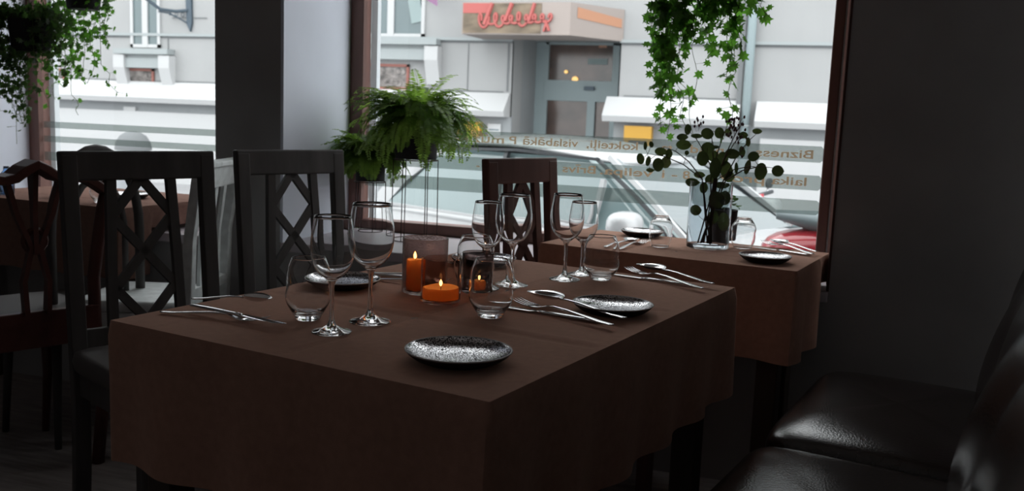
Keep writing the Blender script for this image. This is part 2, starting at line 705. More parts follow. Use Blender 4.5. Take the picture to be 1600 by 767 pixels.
def place_text(mb, s, xa, xb, Y, z, h, mirror, bold=0., shear=0.):
    """text between xa and xb (world x), base line z, cap height h"""
    vs_, fs = text_mesh(s, 1.0, shear, bold)
    if not vs_:
        return
    x0 = min(v[0] for v in vs_)
    x1 = max(v[0] for v in vs_)
    k = (xb - xa) / (x1 - x0)
    hh = h / .72
    out = []
    for v in vs_:
        t = (v[0] - x0) * k
        out.append((xb - t if mirror else xa + t, Y, z + v[1] * hh))
    mb.add(out, fs)


w1 = window('window_1', XL0, XL1, 0, [(.995, 1.024), (.930, .958), (.845, .885)], XL1)
w2 = window('window_2', XR0, XR1, .033, [(1.0125, 1.070), (.914, .967), (.827, .879)], XR1 - .002)


def wpx(px, py=250):
    return at_y(px, py, YG).x


for words, zb in (([('Bizness', 1270, 1180), ('pusd', 1130, 1078), ('ta', 1050, 1032), ('kokteiļi,', 996, 916), ('vislabākā', 903, 817), ('P', 806, 795),
                    ('mūzika', 787, 708)], 1.026),
                  ([('laika', 1263, 1208), ('prog', 1197, 1128), ('8', 1080, 1069), ('- i', 1060, 1036), ('velipa.', 1022, 939),
                    ('Brīvs', 932, 880), ('m', 868, 850), ('lai.', 785, 745)], .929)):
    t = MB()
    for s, pa, pb in words:
        place_text(t, s, wpx(pb), wpx(pa), YG - .006, zb, .030, True, bold=.012)
    t.v = [(v[0] - XR0, v[1] - YG, v[2] - SILL) for v in t.v]
    o = t.build('lettering', 'letter_vinyl', w2, fix=False)
    o['label'] = 'orange brown mirrored lettering on the frosted strip'

# ------------------------------------------------------------------ street
GZ = -.5
struct(MB().bx(-40, 30, 3.9, 30, GZ - .1, GZ - .02).build('ground_street', 'asphalt'))
struct(MB().bx(-40, 30, 12.6, 15.2, GZ - .05, GZ + .1).build('ground_pavement', 'pavement', bevel=.02))
struct(MB().bx(-40, 30, 3.63, 4.68, GZ - .05, -.15).build('ground_kerb', 'pavement'))
FY = 15.0


def FP(px, py, Y=FY):
    p = at_y(px, py, Y)
    return p.x, p.z


B = thing('building', 'pale grey rendered town building across the street with entrance door and windows', 'building', (-4, FY, GZ))


def bl(mb, name, material, lab=None, **k):
    mb.v = [(v[0] + 4, v[1] - FY, v[2] - GZ) for v in mb.v]
    o = mb.build(name, material, B, **k)
    if lab:
        o['label'] = lab
    return o


dx0, dx1 = FP(800, 150)[0], FP(965, 150)[0]      # portal opening
zt = FP(880, 56)[1]
wall = MB()
wall.bx(-30, dx0, FY, FY + .5, GZ, 9)
wall.bx(dx1, 14, FY, FY + .5, GZ, 9)
wall.bx(dx0, dx1, FY, FY + .5, zt, 9)
bl(wall, 'wall', 'facade')
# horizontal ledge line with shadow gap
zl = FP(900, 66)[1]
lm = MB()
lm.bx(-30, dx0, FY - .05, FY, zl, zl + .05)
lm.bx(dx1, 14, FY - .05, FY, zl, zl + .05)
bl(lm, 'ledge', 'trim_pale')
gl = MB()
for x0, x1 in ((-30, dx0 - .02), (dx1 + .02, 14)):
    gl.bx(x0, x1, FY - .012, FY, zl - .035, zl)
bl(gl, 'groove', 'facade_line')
gl = MB()
z2 = FP(730, 141)[1]
for x0, x1 in ((-30, dx0 - .15), (dx1 + .1, FP(1160, 100)[0])):
    gl.bx(x0, x1, FY - .012, FY, z2 - .02, z2)
gl.bx(FP(731, 100)[0], FP(731, 100)[0] + .012, FY - .012, FY, z2, zl - .04)
gl.bx(FP(676, 100)[0], FP(676, 100)[0] + .02, FY - .012, FY, z2, zl - .04)
gl.bx(FP(793, 100)[0], FP(793, 100)[0] + .03, FY - .012, FY, z2, zl - .04)
gl.bx(FP(263, 120)[0], FP(263, 120)[0] + .02, FY - .012, FY, z2, zl - .04)
bl(gl, 'groove', 'facade_line')
# sloping plinth bands
zp0, zp1 = FP(740, 178)[1], FP(740, 144)[1]
for x0, x1 in ((-30, FP(797, 160)[0]), (FP(948, 170)[0], FP(1158, 160)[0]), (FP(1183, 160)[0], 14)):
    pm = MB()
    pm.prism([(FY, zp1), (FY, zp0 - .03), (FY - .3, zp0 - .03), (FY - .34, zp0 + .06), (FY - .04, zp1)], 'x', x0, x1)
    bl(pm, 'plinth_band', 'facade_white')
gr = MB()
gr.bx(-30, FP(800, 200)[0], FY - .06, FY, GZ, zp0 - .03)
gr.bx(FP(960, 200)[0], 14, FY - .06, FY, GZ, zp0 - .03)
bl(gr, 'plinth', 'facade_grey')
for x0, x1 in ((-30, FP(560, 200)[0]), (FP(1190, 200)[0], 14)):
    bl(MB().bx(x0, x1, FY - .16, FY - .06, GZ, .92), 'base_course', 'facade_white')
# portal: recessed door
RY = FY + 1.3
bl(MB().bx(dx0 - .02, dx0, FY, RY, GZ, zt), 'portal_side', 'facade_grey')
bl(MB().bx(dx1, dx1 + .02, FY, RY, GZ, zt), 'portal_side', 'facade_grey')
bl(MB().bx(dx0, dx1, FY, RY, zt, zt + .05), 'portal_soffit', 'trim_pale')


def RP(px, py):
    return FP(px, py, RY)


fx0, fx1 = RP(850, 150)[0], RP(975, 150)[0]
z_tr1, z_tr0 = RP(900, 70)[1], RP(900, 126)[1]
z_d1 = RP(900, 158)[1]
fr = MB()
fr.bx(fx0, fx1, RY, RY + .1, z_tr1, zt + .2)
fr.bx(fx0, fx1, RY - .03, RY + .1, z_d1, z_tr0)
fr.bx(fx0, RP(857, 100)[0], RY, RY + .1, GZ, zt)
fr.bx(RP(957, 100)[0], fx1, RY, RY + .1, GZ, zt)
fr.bx(dx0, fx0, RY, RY + .1, GZ, zt)
fr.bx(RP(917, 180)[0], RP(929, 180)[0], RY - .02, RY + .1, GZ, z_d1)
bl(fr, 'door_frame', 'door_pale')
bl(MB().bx(fx0, RP(922, 180)[0], RY + .05, RY + .08, GZ, z_d1), 'door', 'window_brown')
bl(MB().bx(RP(923, 180)[0], fx1, RY + .05, RY + .08, GZ, z_d1), 'door', 'window_brown')
bl(MB().bx(fx0, fx1, RY + .06, RY + .08, z_tr0, z_tr1), 'transom_pane', 'window_brown')
x_, z_ = RP(922, 138)
bl(MB().bx(x_ - .09, x_ + .09, RY - .09, RY - .03, z_ - .035, z_ + .03), 'door_closer', 'iron')
for px, py, r_ in ((898, 124, .06), (884, 112, .035)):
    x_, z_ = RP(px, py)
    bl(MB().blob((x_, RY + .02, z_), (r_, .04, r_ * .9), 1, 1, 14, 8), 'lamp_globe', 'lamp_glow', smooth=True)
for px, py, w_, h_ in ((933, 96, .35, .1), (941, 70, .14, .09)):
    x_, z_ = RP(px, py)
    bl(MB().bx(x_ - w_ / 2, x_ + w_ / 2, RY + .04, RY + .055, z_ - h_ / 2, z_ + h_ / 2), 'door_notice', 'curtain' if w_ > .2 else 'sign_orange')


def fac_window(x0, x1, z0, z1, curtain):
    f = MB()
    t_ = .06
    f.bx(x0, x0 + t_, FY - .04, FY + .02, z0, z1)
    f.bx(x1 - t_, x1, FY - .04, FY + .02, z0, z1)
    f.bx(x0, x1, FY - .04, FY + .02, z0, z0 + t_)
    f.bx(x0, x1, FY - .04, FY + .02, z1 - t_, z1)
    m_ = (x0 + x1) / 2
    f.bx(m_ - .06, m_ + .06, FY - .045, FY + .02, z0, z1)
    w = bl(f, 'window', 'facade_white')
    p = MB().bx(x0 + .02, x1 - .02, FY - .012, FY - .005, z0 + .02, z1 - .02)
    p.v = [(v[0] + 4, v[1] - FY, v[2] - GZ) for v in p.v]
    p.build('window_pane', 'window_dim', w)
    if curtain:
        c = MB()
        pts = []
        for i in range(9):
            t = i / 8
            pts.append((x1 - .13 - .28 * math.sin(t * 1.4), FY - .03, z1 - (z1 - z0 - .25) * (1 - t)))
        c.strip([(p_[0], p_[1], p_[2]) for p_ in pts], .22, .012, (0, 1, 0))
        c.v = [(v[0] + 4, v[1] - FY, v[2] - GZ) for v in c.v]
        c.build('curtain', 'curtain', w)
    # sill shelf with consoles
    s = MB()
    s.bx(x0 - .25, x1 + .3, FY - .22, FY, z0 - .13, z0 - .03)
    s.bx(x0 - .2, x1 + .25, FY - .15, FY, z0 - .38, z0 - .2)
    s.bx(x0 - .1, x1 + .1, FY - .1, FY, z0 - .2, z0 - .13)
    bl(s, 'window_ledge', 'trim_pale')
    for xx in (x0 - .15, x1 + .2):
        k = MB()
        k.prism([(FY, z0 - .15), (FY - .2, z0 - .15), (FY - .2, z0 - .38), (FY - .06, z0 - .78), (FY, z0 - .8)], 'x', xx - .12, xx + .12)
        bl(k, 'console', 'facade_white')


def relief(x0, x1, z0, z1):
    f = MB()
    t_ = .045
    f.bx(x0, x1, FY - .04, FY, z0, z0 + t_)
    f.bx(x0, x1, FY - .04, FY, z1 - t_, z1)
    f.bx(x0, x0 + t_, FY - .04, FY, z0, z1)
    f.bx(x1 - t_, x1, FY - .04, FY, z0, z1)
    w = bl(f, 'relief_frame', 'red_frame')
    random.seed(4)
    k = MB()
    k.bx(x0 + .03, x1 - .03, FY - .012, FY, z0 + .03, z1 - .03)
    for i in range(14):
        cx_ = x0 + .1 + (x1 - x0 - .2) * ((i * .37) % 1)
        cz_ = z0 + .1 + (z1 - z0 - .2) * ((i * .61) % 1)
        k.ring((cx_, 0, 0), .05, .012, 12, 4)
        k.v[-48:] = [(v[0], FY - .02 + v[2], cz_ + v[1]) for v in k.v[-48:]]
    bl(k, 'relief_stone', 'relief_stone')


x0, z0 = FP(206, 74)
fac_window(x0, FP(252, 74)[0], z0, z0 + 2.2, False)
x0, z0 = FP(560, 57)
fac_window(x0, FP(664, 57)[0], FP(600, 58)[1], FP(600, 58)[1] + 2.2, True)
relief(FP(195, 120)[0], FP(242, 120)[0], FP(220, 138)[1], FP(220, 107)[1])
relief(FP(575, 120)[0], FP(640, 120)[0], FP(610, 140)[1], FP(610, 100)[1])
relief(FP(82, 120)[0], FP(103, 120)[0], FP(90, 137)[1], FP(90, 107)[1])
k = MB()
k.bx(FP(200, 180)[0], FP(218, 180)[0], FY - .12, FY, FP(210, 192)[1], FP(210, 167)[1])
bl(k, 'keystone', 'facade_white')


# sign box over the door: a wedge with a front and a side face
def front_face(px0, px1, py0, py1, Y):
    a = at_y(px0, py0, Y)
    b = at_y(px1, py1, Y)
    return a.x, b.x, b.z, a.z


SY = FY - 1.0
sg = thing('shop_sign', 'red lettered brown picture sign box projecting above the entrance door', 'sign', (at_y(800, 30, SY).x, SY, at_y(800, 30, SY).z))
ox, oz = sg.location.x, sg.location.z
sx0, sx1 = at_y(722, 30, SY).x - ox, at_y(891, 30, SY).x - ox
sz0, sz1 = at_y(800, 54, SY).z - oz, at_y(800, 3, SY).z - oz
ex = FP(975, 40, FY - .02)[0] - ox
MB().prism([(sx0, 0), (sx1, 0), (ex, SY * 0 + .98), (sx0, .98)], 'z', sz0, sz1).build('sign_box', 'sign_cream', sg)
q = MB().bx(sx0 + .02, sx0 + (sx1 - sx0) * .74, -.012, 0, sz0 + .02, sz1 - .02)
q.build('picture', 'sign_brown', sg)
q = MB().bx(sx0 + .02, sx0 + .45, -.018, -.01, sz1 - .17, sz1 - .02)
q.build('red_band', 'sign_red', sg)
# illegible looping red script
sc = MB()
random.seed(9)
pts = []
N = 120
for i in range(N):
    t = i / (N - 1)
    x = sx0 + .28 + t * (sx1 - sx0) * .68
    a_ = t * 9.5 * 2 * math.pi
    pts.append((x + .05 * math.cos(a_), -.03, sz0 + .20 + .05 * t + .075 * math.sin(a_) * (1.4 if int(t * 9.5) in (0, 2, 5) else .8)))
sc.tube(pts, .022, 5)
sc.tube([(sx0 + .50, -.03, sz1 - .02), (sx0 + .38, -.03, sz0 + .14)], .035, 5)
sc.tube([(sx0 + .82, -.03, sz1 - .02), (sx0 + .72, -.03, sz0 + .2)], .035, 5)
sc.tube([(sx0 + 1.18, -.03, sz1 - .02), (sx0 + 1.1, -.03, sz0 + .2)], .03, 5)
sc.tube([(sx0 + 1.36, -.03, sz0 + .22), (sx0 + 1.42, -.03, sz0 + .06), (sx0 + 1.34, -.03, sz0 + .05), (sx0 + 1.38, -.03, sz0 + .2)], .025, 5)
sc.build('lettering', 'sign_red', sg)
# orange patch on the side face
sd = Vector((ex - sx1, .98, 0))
nn = Vector((.98, -(ex - sx1), 0)).normalized()
oq = MB()
pp = [Vector((sx1, 0, 0)) + sd * t + nn * .008 for t in (.12, .95)]
oq.add([(pp[0].x, pp[0].y, sz1 - .22), (pp[1].x, pp[1].y, sz0 + .2), (pp[1].x, pp[1].y, sz1 - .15), (pp[0].x, pp[0].y, sz1 - .06)], [(0, 1, 2, 3)])
oq.build('orange_patch', 'sign_orange', sg)

# small things on the facade
x0, z0 = FP(723, 209)
o = MB().bx(FP(723, 200)[0], FP(757, 200)[0], FY - .25, FY - .07, FP(740, 214)[1], FP(740, 190)[1]).build('yellow_box', 'yellow')
tag(o, 'yellow wall box low on the facade, behind the big fern', 'box')
x0, x1 = FP(979, 220)[0], FP(1021, 220)[0]
o = MB()
zt_, zb_ = FP(1000, 197)[1], FP(1000, 219)[1]
o.bx(x0, x1, FY - .25, FY - .07, zb_, zt_)
o.bx(x0, x0 + .07, FY - .22, FY - .15, GZ, zb_)
o.bx(x1 - .07, x1, FY - .22, FY - .15, GZ, zb_)
tag(o.build('yellow_board', 'yellow'), 'yellow board on legs beside the entrance, behind the ivy', 'sign')
pq = thing('wall_plaque', 'small white plaque with a dark line of text left of the entrance', 'sign', (FP(775, 200)[0], FY - .09, FP(775, 202)[1]))
MB().bx(-.115, .115, -.01, .01, -.11, .09).build('plate', 'plaque_white', pq, bevel=.004)
t = MB()
for i in range(7):
    t.bx(-.09 + i * .026, -.072 + i * .026, -.014, -.01, -.02, .004)
t.build('lettering', 'ink', pq)
# downpipe
xa = FP(1172, 100)[0]
dp = thing('downpipe', 'pale green rain pipe running down the facade', 'pipe', (xa, FY - .12, GZ))
MB().tube([(0, 0, 0), (0, 0, 8)], .065, 12).build('pipe', 'door_pale', dp, smooth=True)
MB().bx(-.16, -.09, .02, .1, 1.2, 8).build('pipe_shadow', 'facade_line', dp)  # dark strip beside the pipe, its shadow drawn as a solid bar
for zz in (1.6, 3.4):
    MB().ring((0, 0, zz), .07, .014, 16, 5).build('bracket', 'trim_pale', dp)
# pink awning corner
x0, z0 = FP(640, -6)
aw = MB()
p = [FP(662, -3), FP(716, 20), FP(714, -12), FP(655, -14)]
aw.add([(p[0][0], FY - .03, p[0][1]), (p[1][0], FY - .9, p[1][1]), (p[2][0], FY - .9, p[2][1]), (p[3][0], FY - .03, p[3][1]),
        (p[0][0], FY - .03, p[0][1] + .04), (p[1][0], FY - .9, p[1][1] + .04), (p[2][0], FY - .9, p[2][1] + .04), (p[3][0], FY - .03, p[3][1] + .04)],
       [(0, 1, 2, 3), (4, 7, 6, 5), (0, 4, 5, 1), (1, 5, 6, 2), (2, 6, 7, 3), (3, 7, 4, 0)])
tag(aw.build('awning', 'pink_fabric'), 'pink fabric awning corner left of the red lettered sign', 'awning')
# iron lamp bracket
x0, z0 = FP(297, 28)
lb = thing('lamp_bracket', 'wrought iron wall lamp bracket beside the upper left window', 'bracket', (x0, FY, z0))
MB().prism([(-.06, .35), (.06, .35), (.07, -.1), (.03, -.25), (-.04, -.12)], 'y', -.05, 0).build('wall_plate', 'iron', lb)
MB().tube([(-.02, -.04, .13), (-.2, -.14, .10), (-.42, -.3, .12), (-.62, -.45, .3)], .03, 6).build('arm', 'iron', lb)
k = MB()
k.tube([(-.03, -.04, -.1), (-.15, -.12, -.02), (-.3, -.22, .06), (-.45, -.32, .08)], .015, 6)
for i in range(3):
    k.ring((-.1 - i * .09, 0, 0), .035 - i * .006, .008, 12, 4)
    k.v[-48:] = [(v[0], -.08 - i * .06 + v[2], .05 + v[1]) for v in k.v[-48:]]
k.build('scrollwork', 'iron', lb)
MB().bx(-.38, .37, -.015, -.005, -.01, .01).build('cable', 'facade_line', lb)


# ------------------------------------------------------------------ cars
def car(name, label, paint, loc, rz):
    c = thing(name, label, 'car', loc, rz)
    st = [(0.0, .45, .62, .60), (.12, .62, .70, .72), (.5, .78, .78, .82), (1.0, .86, .80, .92), (1.35, .88, .81, .97), (2.0, .88, .82, .98),
          (3.0, .88, .82, 1.0), (3.7, .87, .80, 1.02), (4.1, .80, .77, 1.0), (4.28, .72, .70, .93), (4.32, .6, .62, .75)]
    rings = []
    for x, _w, w, h in st:
        pr = [(w * .9, .22), (w, .4), (w, .62 if h > .7 else h * .8), (w * .97, h - .06), (w * .86, h), (w * .4, h + .015)]
        ring = [(x, y, z) for y, z in pr] + [(x, -y, z) for y, z in reversed(pr)]
        rings.append(ring)
    MB().rings(rings).build('body', paint, c, smooth=True, sub=1)
    # greenhouse glass
    gb = [(1.38, .74, .96), (3.78, .72, 1.01), (4.05, .5, 1.0)]
    g = MB()
    base = [(1.38, .66), (1.55, .75), (3.80, .74), (4.12, .55)]
    top = [(2.06, .48), (2.15, .58), (3.35, .57), (3.5, .45)]
    bb = [(x, y, .96) for x, y in base] + [(x, -y, .96) for x, y in reversed(base)]
    tt = [(x, y, 1.385) for x, y in top] + [(x, -y, 1.385) for x, y in reversed(top)]
    g.rings([bb, tt])
    g.build('window_glass', 'car_glass', c)
    # windscreen
    w_ = MB()
    w_.add([(1.33, .66, .965), (1.33, -.66, .965), (2.02, -.5, 1.392), (2.02, .5, 1.392)], [(0, 1, 2, 3)])
    w_.build('windscreen', 'car_screen', c, fix=False)
    # roof
    r = MB()
    rr = []
    for x, w, z in ((1.90, .52, 1.37), (2.2, .60, 1.43), (2.8, .62, 1.48), (3.3, .60, 1.46), (3.62, .47, 1.37)):
        pr = [(w, z - .03), (w * .93, z + .005), (w * .5, z + .03), (0, z + .04)]
        rr.append([(x, y, zz) for y, zz in pr] + [(x, -y, zz) for y, zz in reversed(pr[:-1])] + [(x, -w, z - .05), (x, w, z - .05)])
    r.rings(rr)
    r.build('roof', paint, c, smooth=True, sub=1)
    for s in (1, -1):
        MB().strip([(1.40, s * .75, .97), (1.72, s * .69, 1.19), (2.08, s * .585, 1.39)], .02, .02, (0, 1, 0)).build('front_pillar', 'trim_black', c)
        MB().strip([(1.34, s * .73, .97), (1.66, s * .66, 1.20), (2.0, s * .56, 1.405)], .028, .03, (0, 1, 0)).build('pillar_trim', paint, c)
        MB().strip([(1.98, s * .765, .97), (1.96, s * .73, 1.10), (1.96, s * .672, 1.27)], .03, .03, (0, 1, 0)).build('quarter_post', paint, c)
        MB().strip([(2.72, s * .77, .97), (2.76, s * .70, 1.18), (2.78, s * .60, 1.39)], .03, .03, (0, 1, 0)).build('middle_pillar', 'trim_black', c)
        MB().strip([(3.86, s * .72, .97), (3.68, s * .67, 1.18), (3.44, s * .56, 1.39)], .12, .05, (0, 1, 0)).build('rear_pillar', paint, c)
        MB().strip([(2.05, s * .60, 1.385), (2.7, s * .625, 1.41), (3.4, s * .59, 1.385)], .018, .018, (0, 1, 0)).build('roof_gutter', 'trim_black', c)
        MB().strip([(1.45, s * .80, .955), (2.7, s * .80, .965), (3.8, s * .79, .98)], .02, .03, (0, 1, 0)).build('belt_moulding', paint, c)
        mi = MB().blob((1.62, s * .95, 1.04), (.085, .13, .085), .7, .8, 20, 12)
        mi.build('side_mirror', paint, c, smooth=True)
        for x in (.75, 3.5):
            w = MB()
            w.lathe([(.31, -.1), (.32, -.06), (.32, .06), (.31, .1), (.22, .1), (.22, -.1), (.31, -.1)], 24)
            w.v = [(v[0] + x, v[2] + s * .74, v[1] + .32) for v in w.v]
            t_ = w.build('wheel', 'rubber', c, smooth=True, angle=40)
            h = MB()
            h.lathe([(0, .06), (.08, .07), (.21, .05), (.22, -.05), (0, -.05)], 20)
            h.v = [(v[0] + x, s * (v[2]) + s * .76, v[1] + .32) for v in h.v]
            h.build('hub', 'car_silver', t_, smooth=True, angle=40)
        hl = MB().blob((.1, s * .55, .62), (.08, .14, .07), .6, .6, 16, 8)
        hl.build('headlight', 'glass', c, smooth=True)
    # seats inside seen as dark shapes are hidden by the glass
    return c


car('parked_car', 'white car parked close outside the main window, side windows and mirror visible', 'car_white', (.843, 5.49, GZ), R(158.8))
p = at_y(208, 215, 10.0)  # domed cylinder standing in for an unidentified grey arc
lb_ = thing('rounded_shape', 'grey round-topped stand-in shape outside the left window', 'object', (p.x, 10.0, GZ - .02))
MB().lathe([(0, 0), (.20, 0), (.205, .02), (.205, 1.02), (0, 1.02)], 32).build('shape_body', 'car_silver', lb_, smooth=True, angle=40)
MB().lathe([(.225, 1.02), (.225, 1.05), (.21, 1.12), (.16, 1.20), (.09, 1.245), (0, 1.26)], 32).build('domed_top', 'facade_line', lb_, smooth=True)


# ------------------------------------------------------------------ scooters
def scooter(label, loc, rz):
    s = thing('motor_scooter', label, 'scooter', loc, rz, 'red scooters parked outside')
    for x in (0, 1.25):
        w = MB()
        w.lathe([(.2, -.05), (.22, -.02), (.22, .02), (.2, .05), (.13, .05), (.13, -.05), (.2, -.05)], 24)
        w.v = [(v[0] + x, v[2], v[1] + .22) for v in w.v]
        t_ = w.build('wheel', 'rubber', s, smooth=True, angle=40)
        h = MB()
        h.lathe([(0, -.03), (.13, -.03), (.13, .03), (0, .03)], 16)
        h.v = [(v[0] + x, v[2], v[1] + .22) for v in h.v]
        h.build('hub', 'steel', t_)
    fs = MB()
    rr = []
    for x, z, w, t_ in ((-.06, .42, .05, .04), (0, .52, .12, .08), (.12, .74, .17, .10), (.2, .95, .13, .09), (.24, 1.04, .06, .05)):
        rr.append([(x + t_ * math.cos(a_), w * math.sin(a_), z + .02 * math.cos(a_)) for a_ in [k * math.pi / 6 for k in range(12)]])
    fs.rings(rr)
    fs.build('front_shield', 'scooter_red', s, smooth=True)
    MB().blob((0, 0, .40), (.22, .08, .07), .8, .9, 20, 10).build('front_mudguard', 'scooter_red', s, smooth=True)
    MB().blob((.45, 0, .27), (.35, .15, .05), .4, .5, 24, 10).build('footboard', 'trim_black', s, smooth=True)
    MB().blob((1.04, 0, .69), (.50, .17, .15), .6, .7, 28, 14).build('rear_body', 'scooter_red', s, smooth=True)
    st = MB()
    rr = []
    for x, z, w, h in ((.50, .80, .05, .02), (.58, .82, .12, .04), (.8, .835, .15, .05), (1.1, .845, .15, .05), (1.32, .86, .12, .045), (1.48, .88, .05, .02)):
        rr.append([(x, w * math.sin(a_), z + h * math.cos(a_)) for a_ in [k * math.pi / 6 for k in range(12)]])
    st.rings(rr)
    st.build('seat', 'seat_vinyl', s, smooth=True)
    MB().strip([(.62, -.178, .60), (1.0, -.19, .66), (1.4, -.14, .72)], .012, .03, (0, 1, 0)).build('side_stripe', 'scooter_white', s)
    MB().tube([(.2, 0, .95), (.22, 0, 1.03), (.24, -.3, 1.06)], .018, 8).build('handlebar', 'trim_black', s)
    MB().tube([(.22, 0, 1.03), (.24, .3, 1.06)], .018, 8).build('handlebar', 'trim_black', s)
    for y in (-1, 1):
        MB().tube([(.24, y * .2, 1.05), (.2, y * .3, 1.10)], .008, 6).build('mirror_stalk', 'steel', s)
        MB().blob((.2, y * .32, 1.13), (.02, .07, .045), .8, .8, 16, 8).build('mirror', 'trim_black', s, smooth=True)
    return s


p = at_y(1216, 350, 4.3)
scooter('red scooter tail with grey seat just outside, at the right edge of the window', (p.x + 1.47, 4.27, -.12), R(184))
p = at_y(1158, 330, 8.2)
scooter('red scooter farther off, its shield and mirrors showing beyond the white car', (p.x - .1, 8.3, GZ), R(-20))


# ------------------------------------------------------------------ tables and cloths
def table(name, label, p_near, p_right, wl, depth, ang, zt_=.75, cloth_label='', drop=.26, back=None, cm='cloth_brown'):
    """p_near: near-right corner; left direction from ang+90.., depth direction ang (deg from +Y clockwise)"""
    a_ = R(ang)
    rz = -a_
    t = thing(name, label, 'table', (p_near[0], p_near[1], 0), rz)
    # local: x from -wl..0, y 0..depth
    MB().bx(-wl + .008, -.008, .008, depth - .008, zt_ - .032, zt_ - .003).build('tabletop', 'table_wood', t)
    back = back or depth
    MB().bx(-wl + .06, -.06, .06, back - .06, zt_ - .11 if back == depth else zt_ - .08, zt_ - .032).build('apron', 'table_wood', t)
    for x in (-wl + .07, -.07):
        for y in (.07, back - .07):
            MB().bx(x - .03, x + .03, y - .03, y + .03, 0, zt_ - .033).build('leg', 'table_wood', t, bevel=.004)
    # cloth
    nx, ny = 90, int(90 * depth / wl)
    vs_, fs = [], []
    nd = 10
    step = wl / nx

    def H(x, y):
        # ironed-in fold creases and slight waves
        h = 0
        for c_ in (.33, .66):
            h -= .0022 * math.exp(-((y / depth - c_) / .007) ** 2)
            h += .0016 * math.exp(-((y / depth - c_ - .018) / .012) ** 2)
        h -= .0022 * math.exp(-((x / wl + .5) / .006) ** 2)
        h += .0006 * noise.noise(Vector((x * 9, y * 3, 1.3)))
        return h * 1.3
    xs = [-wl - .3 + 0] * 0
    cols = [(-1, k) for k in range(nd, 0, -1)] + [(0, i) for i in range(nx + 1)] + [(1, k) for k in range(1, nd + 1)]
    rows = [(-1, k) for k in range(nd, 0, -1)] + [(0, i) for i in range(ny + 1)] + [(1, k) for k in range(1, nd + 1)]
    grid = {}
    for ri, (rs, rk) in enumerate(rows):
        for ci, (cs, ck) in enumerate(cols):
            if rs and cs:
                continue
            x = -wl + ck * wl / nx if cs == 0 else (-wl if cs < 0 else 0)
            y = rk * depth / ny if rs == 0 else (0 if rs < 0 else depth)
            z = zt_
            if rs == 0 and cs == 0:
                z += H(x, y) * min(1, 20 * min(-x, x + wl, y, depth - y))
            else:
                kk = rk if rs else ck
                wy_ = p_near[1] + x * math.sin(rz) + y * math.cos(rz)
                lim = drop if wy_ < YI - .06 else .085
                d = lim * kk / nd
                s_ = x if rs else y
                wv = .012 * math.sin(s_ * 30 + (2 if rs else 0)) * kk / nd + .006
                z -= d
                if rs:
                    y += rs * wv
                else:
                    x += cs * wv
            grid[ri, ci] = len(vs_)
            vs_.append((x, y, z))
    for ri in range(len(rows) - 1):
        for ci in range(len(cols) - 1):
            q_ = [grid.get(k) for k in ((ri, ci), (ri, ci + 1), (ri + 1, ci + 1), (ri + 1, ci))]
            if None not in q_:
                fs.append(tuple(q_))
    r0, r1, c0, c1 = nd, len(rows) - nd - 1, nd, len(cols) - nd - 1
    for (rc, rd) in ((r0, -1), (r1, 1)):
        for (cc, cd) in ((c0, -1), (c1, 1)):
            for k_ in range(nd):
                q_ = (grid[rc + rd * k_, cc], grid[rc + rd * (k_ + 1), cc], grid[rc, cc + cd * (k_ + 1)], grid[rc, cc + cd * k_])
                fs.append(q_ if k_ else q_[:3])
    c = MB().add(vs_, fs).build('tablecloth', cm, None, smooth=True, angle=50)
    c.location = t.location
    c.rotation_euler = (0, 0, rz)
    tag(c, cloth_label, 'tablecloth')
    return t


T = .75
near = at_z(765, 628)
table('dining_table', 'main dining table in the foreground under a dark brown cloth', (near.x, near.y), None, .79, 1.13, 11.9,
      cloth_label='dark brown tablecloth with creases on the large foreground table')
wn = at_z(1245, 424)
table('side_table', 'small table pushed into the window recess under a brown cloth', (wn.x, wn.y), None, .78, .455, 11.0, back=.26,
      cloth_label='brown tablecloth on the small table by the window')
table('side_table', 'table by the left window behind the dark chairs under a brown cloth', (-2.37, 2.76), None, .85, .60, 3, back=.17, cm='cloth_shaded',
      cloth_label='dark brown tablecloth on the table by the left window')


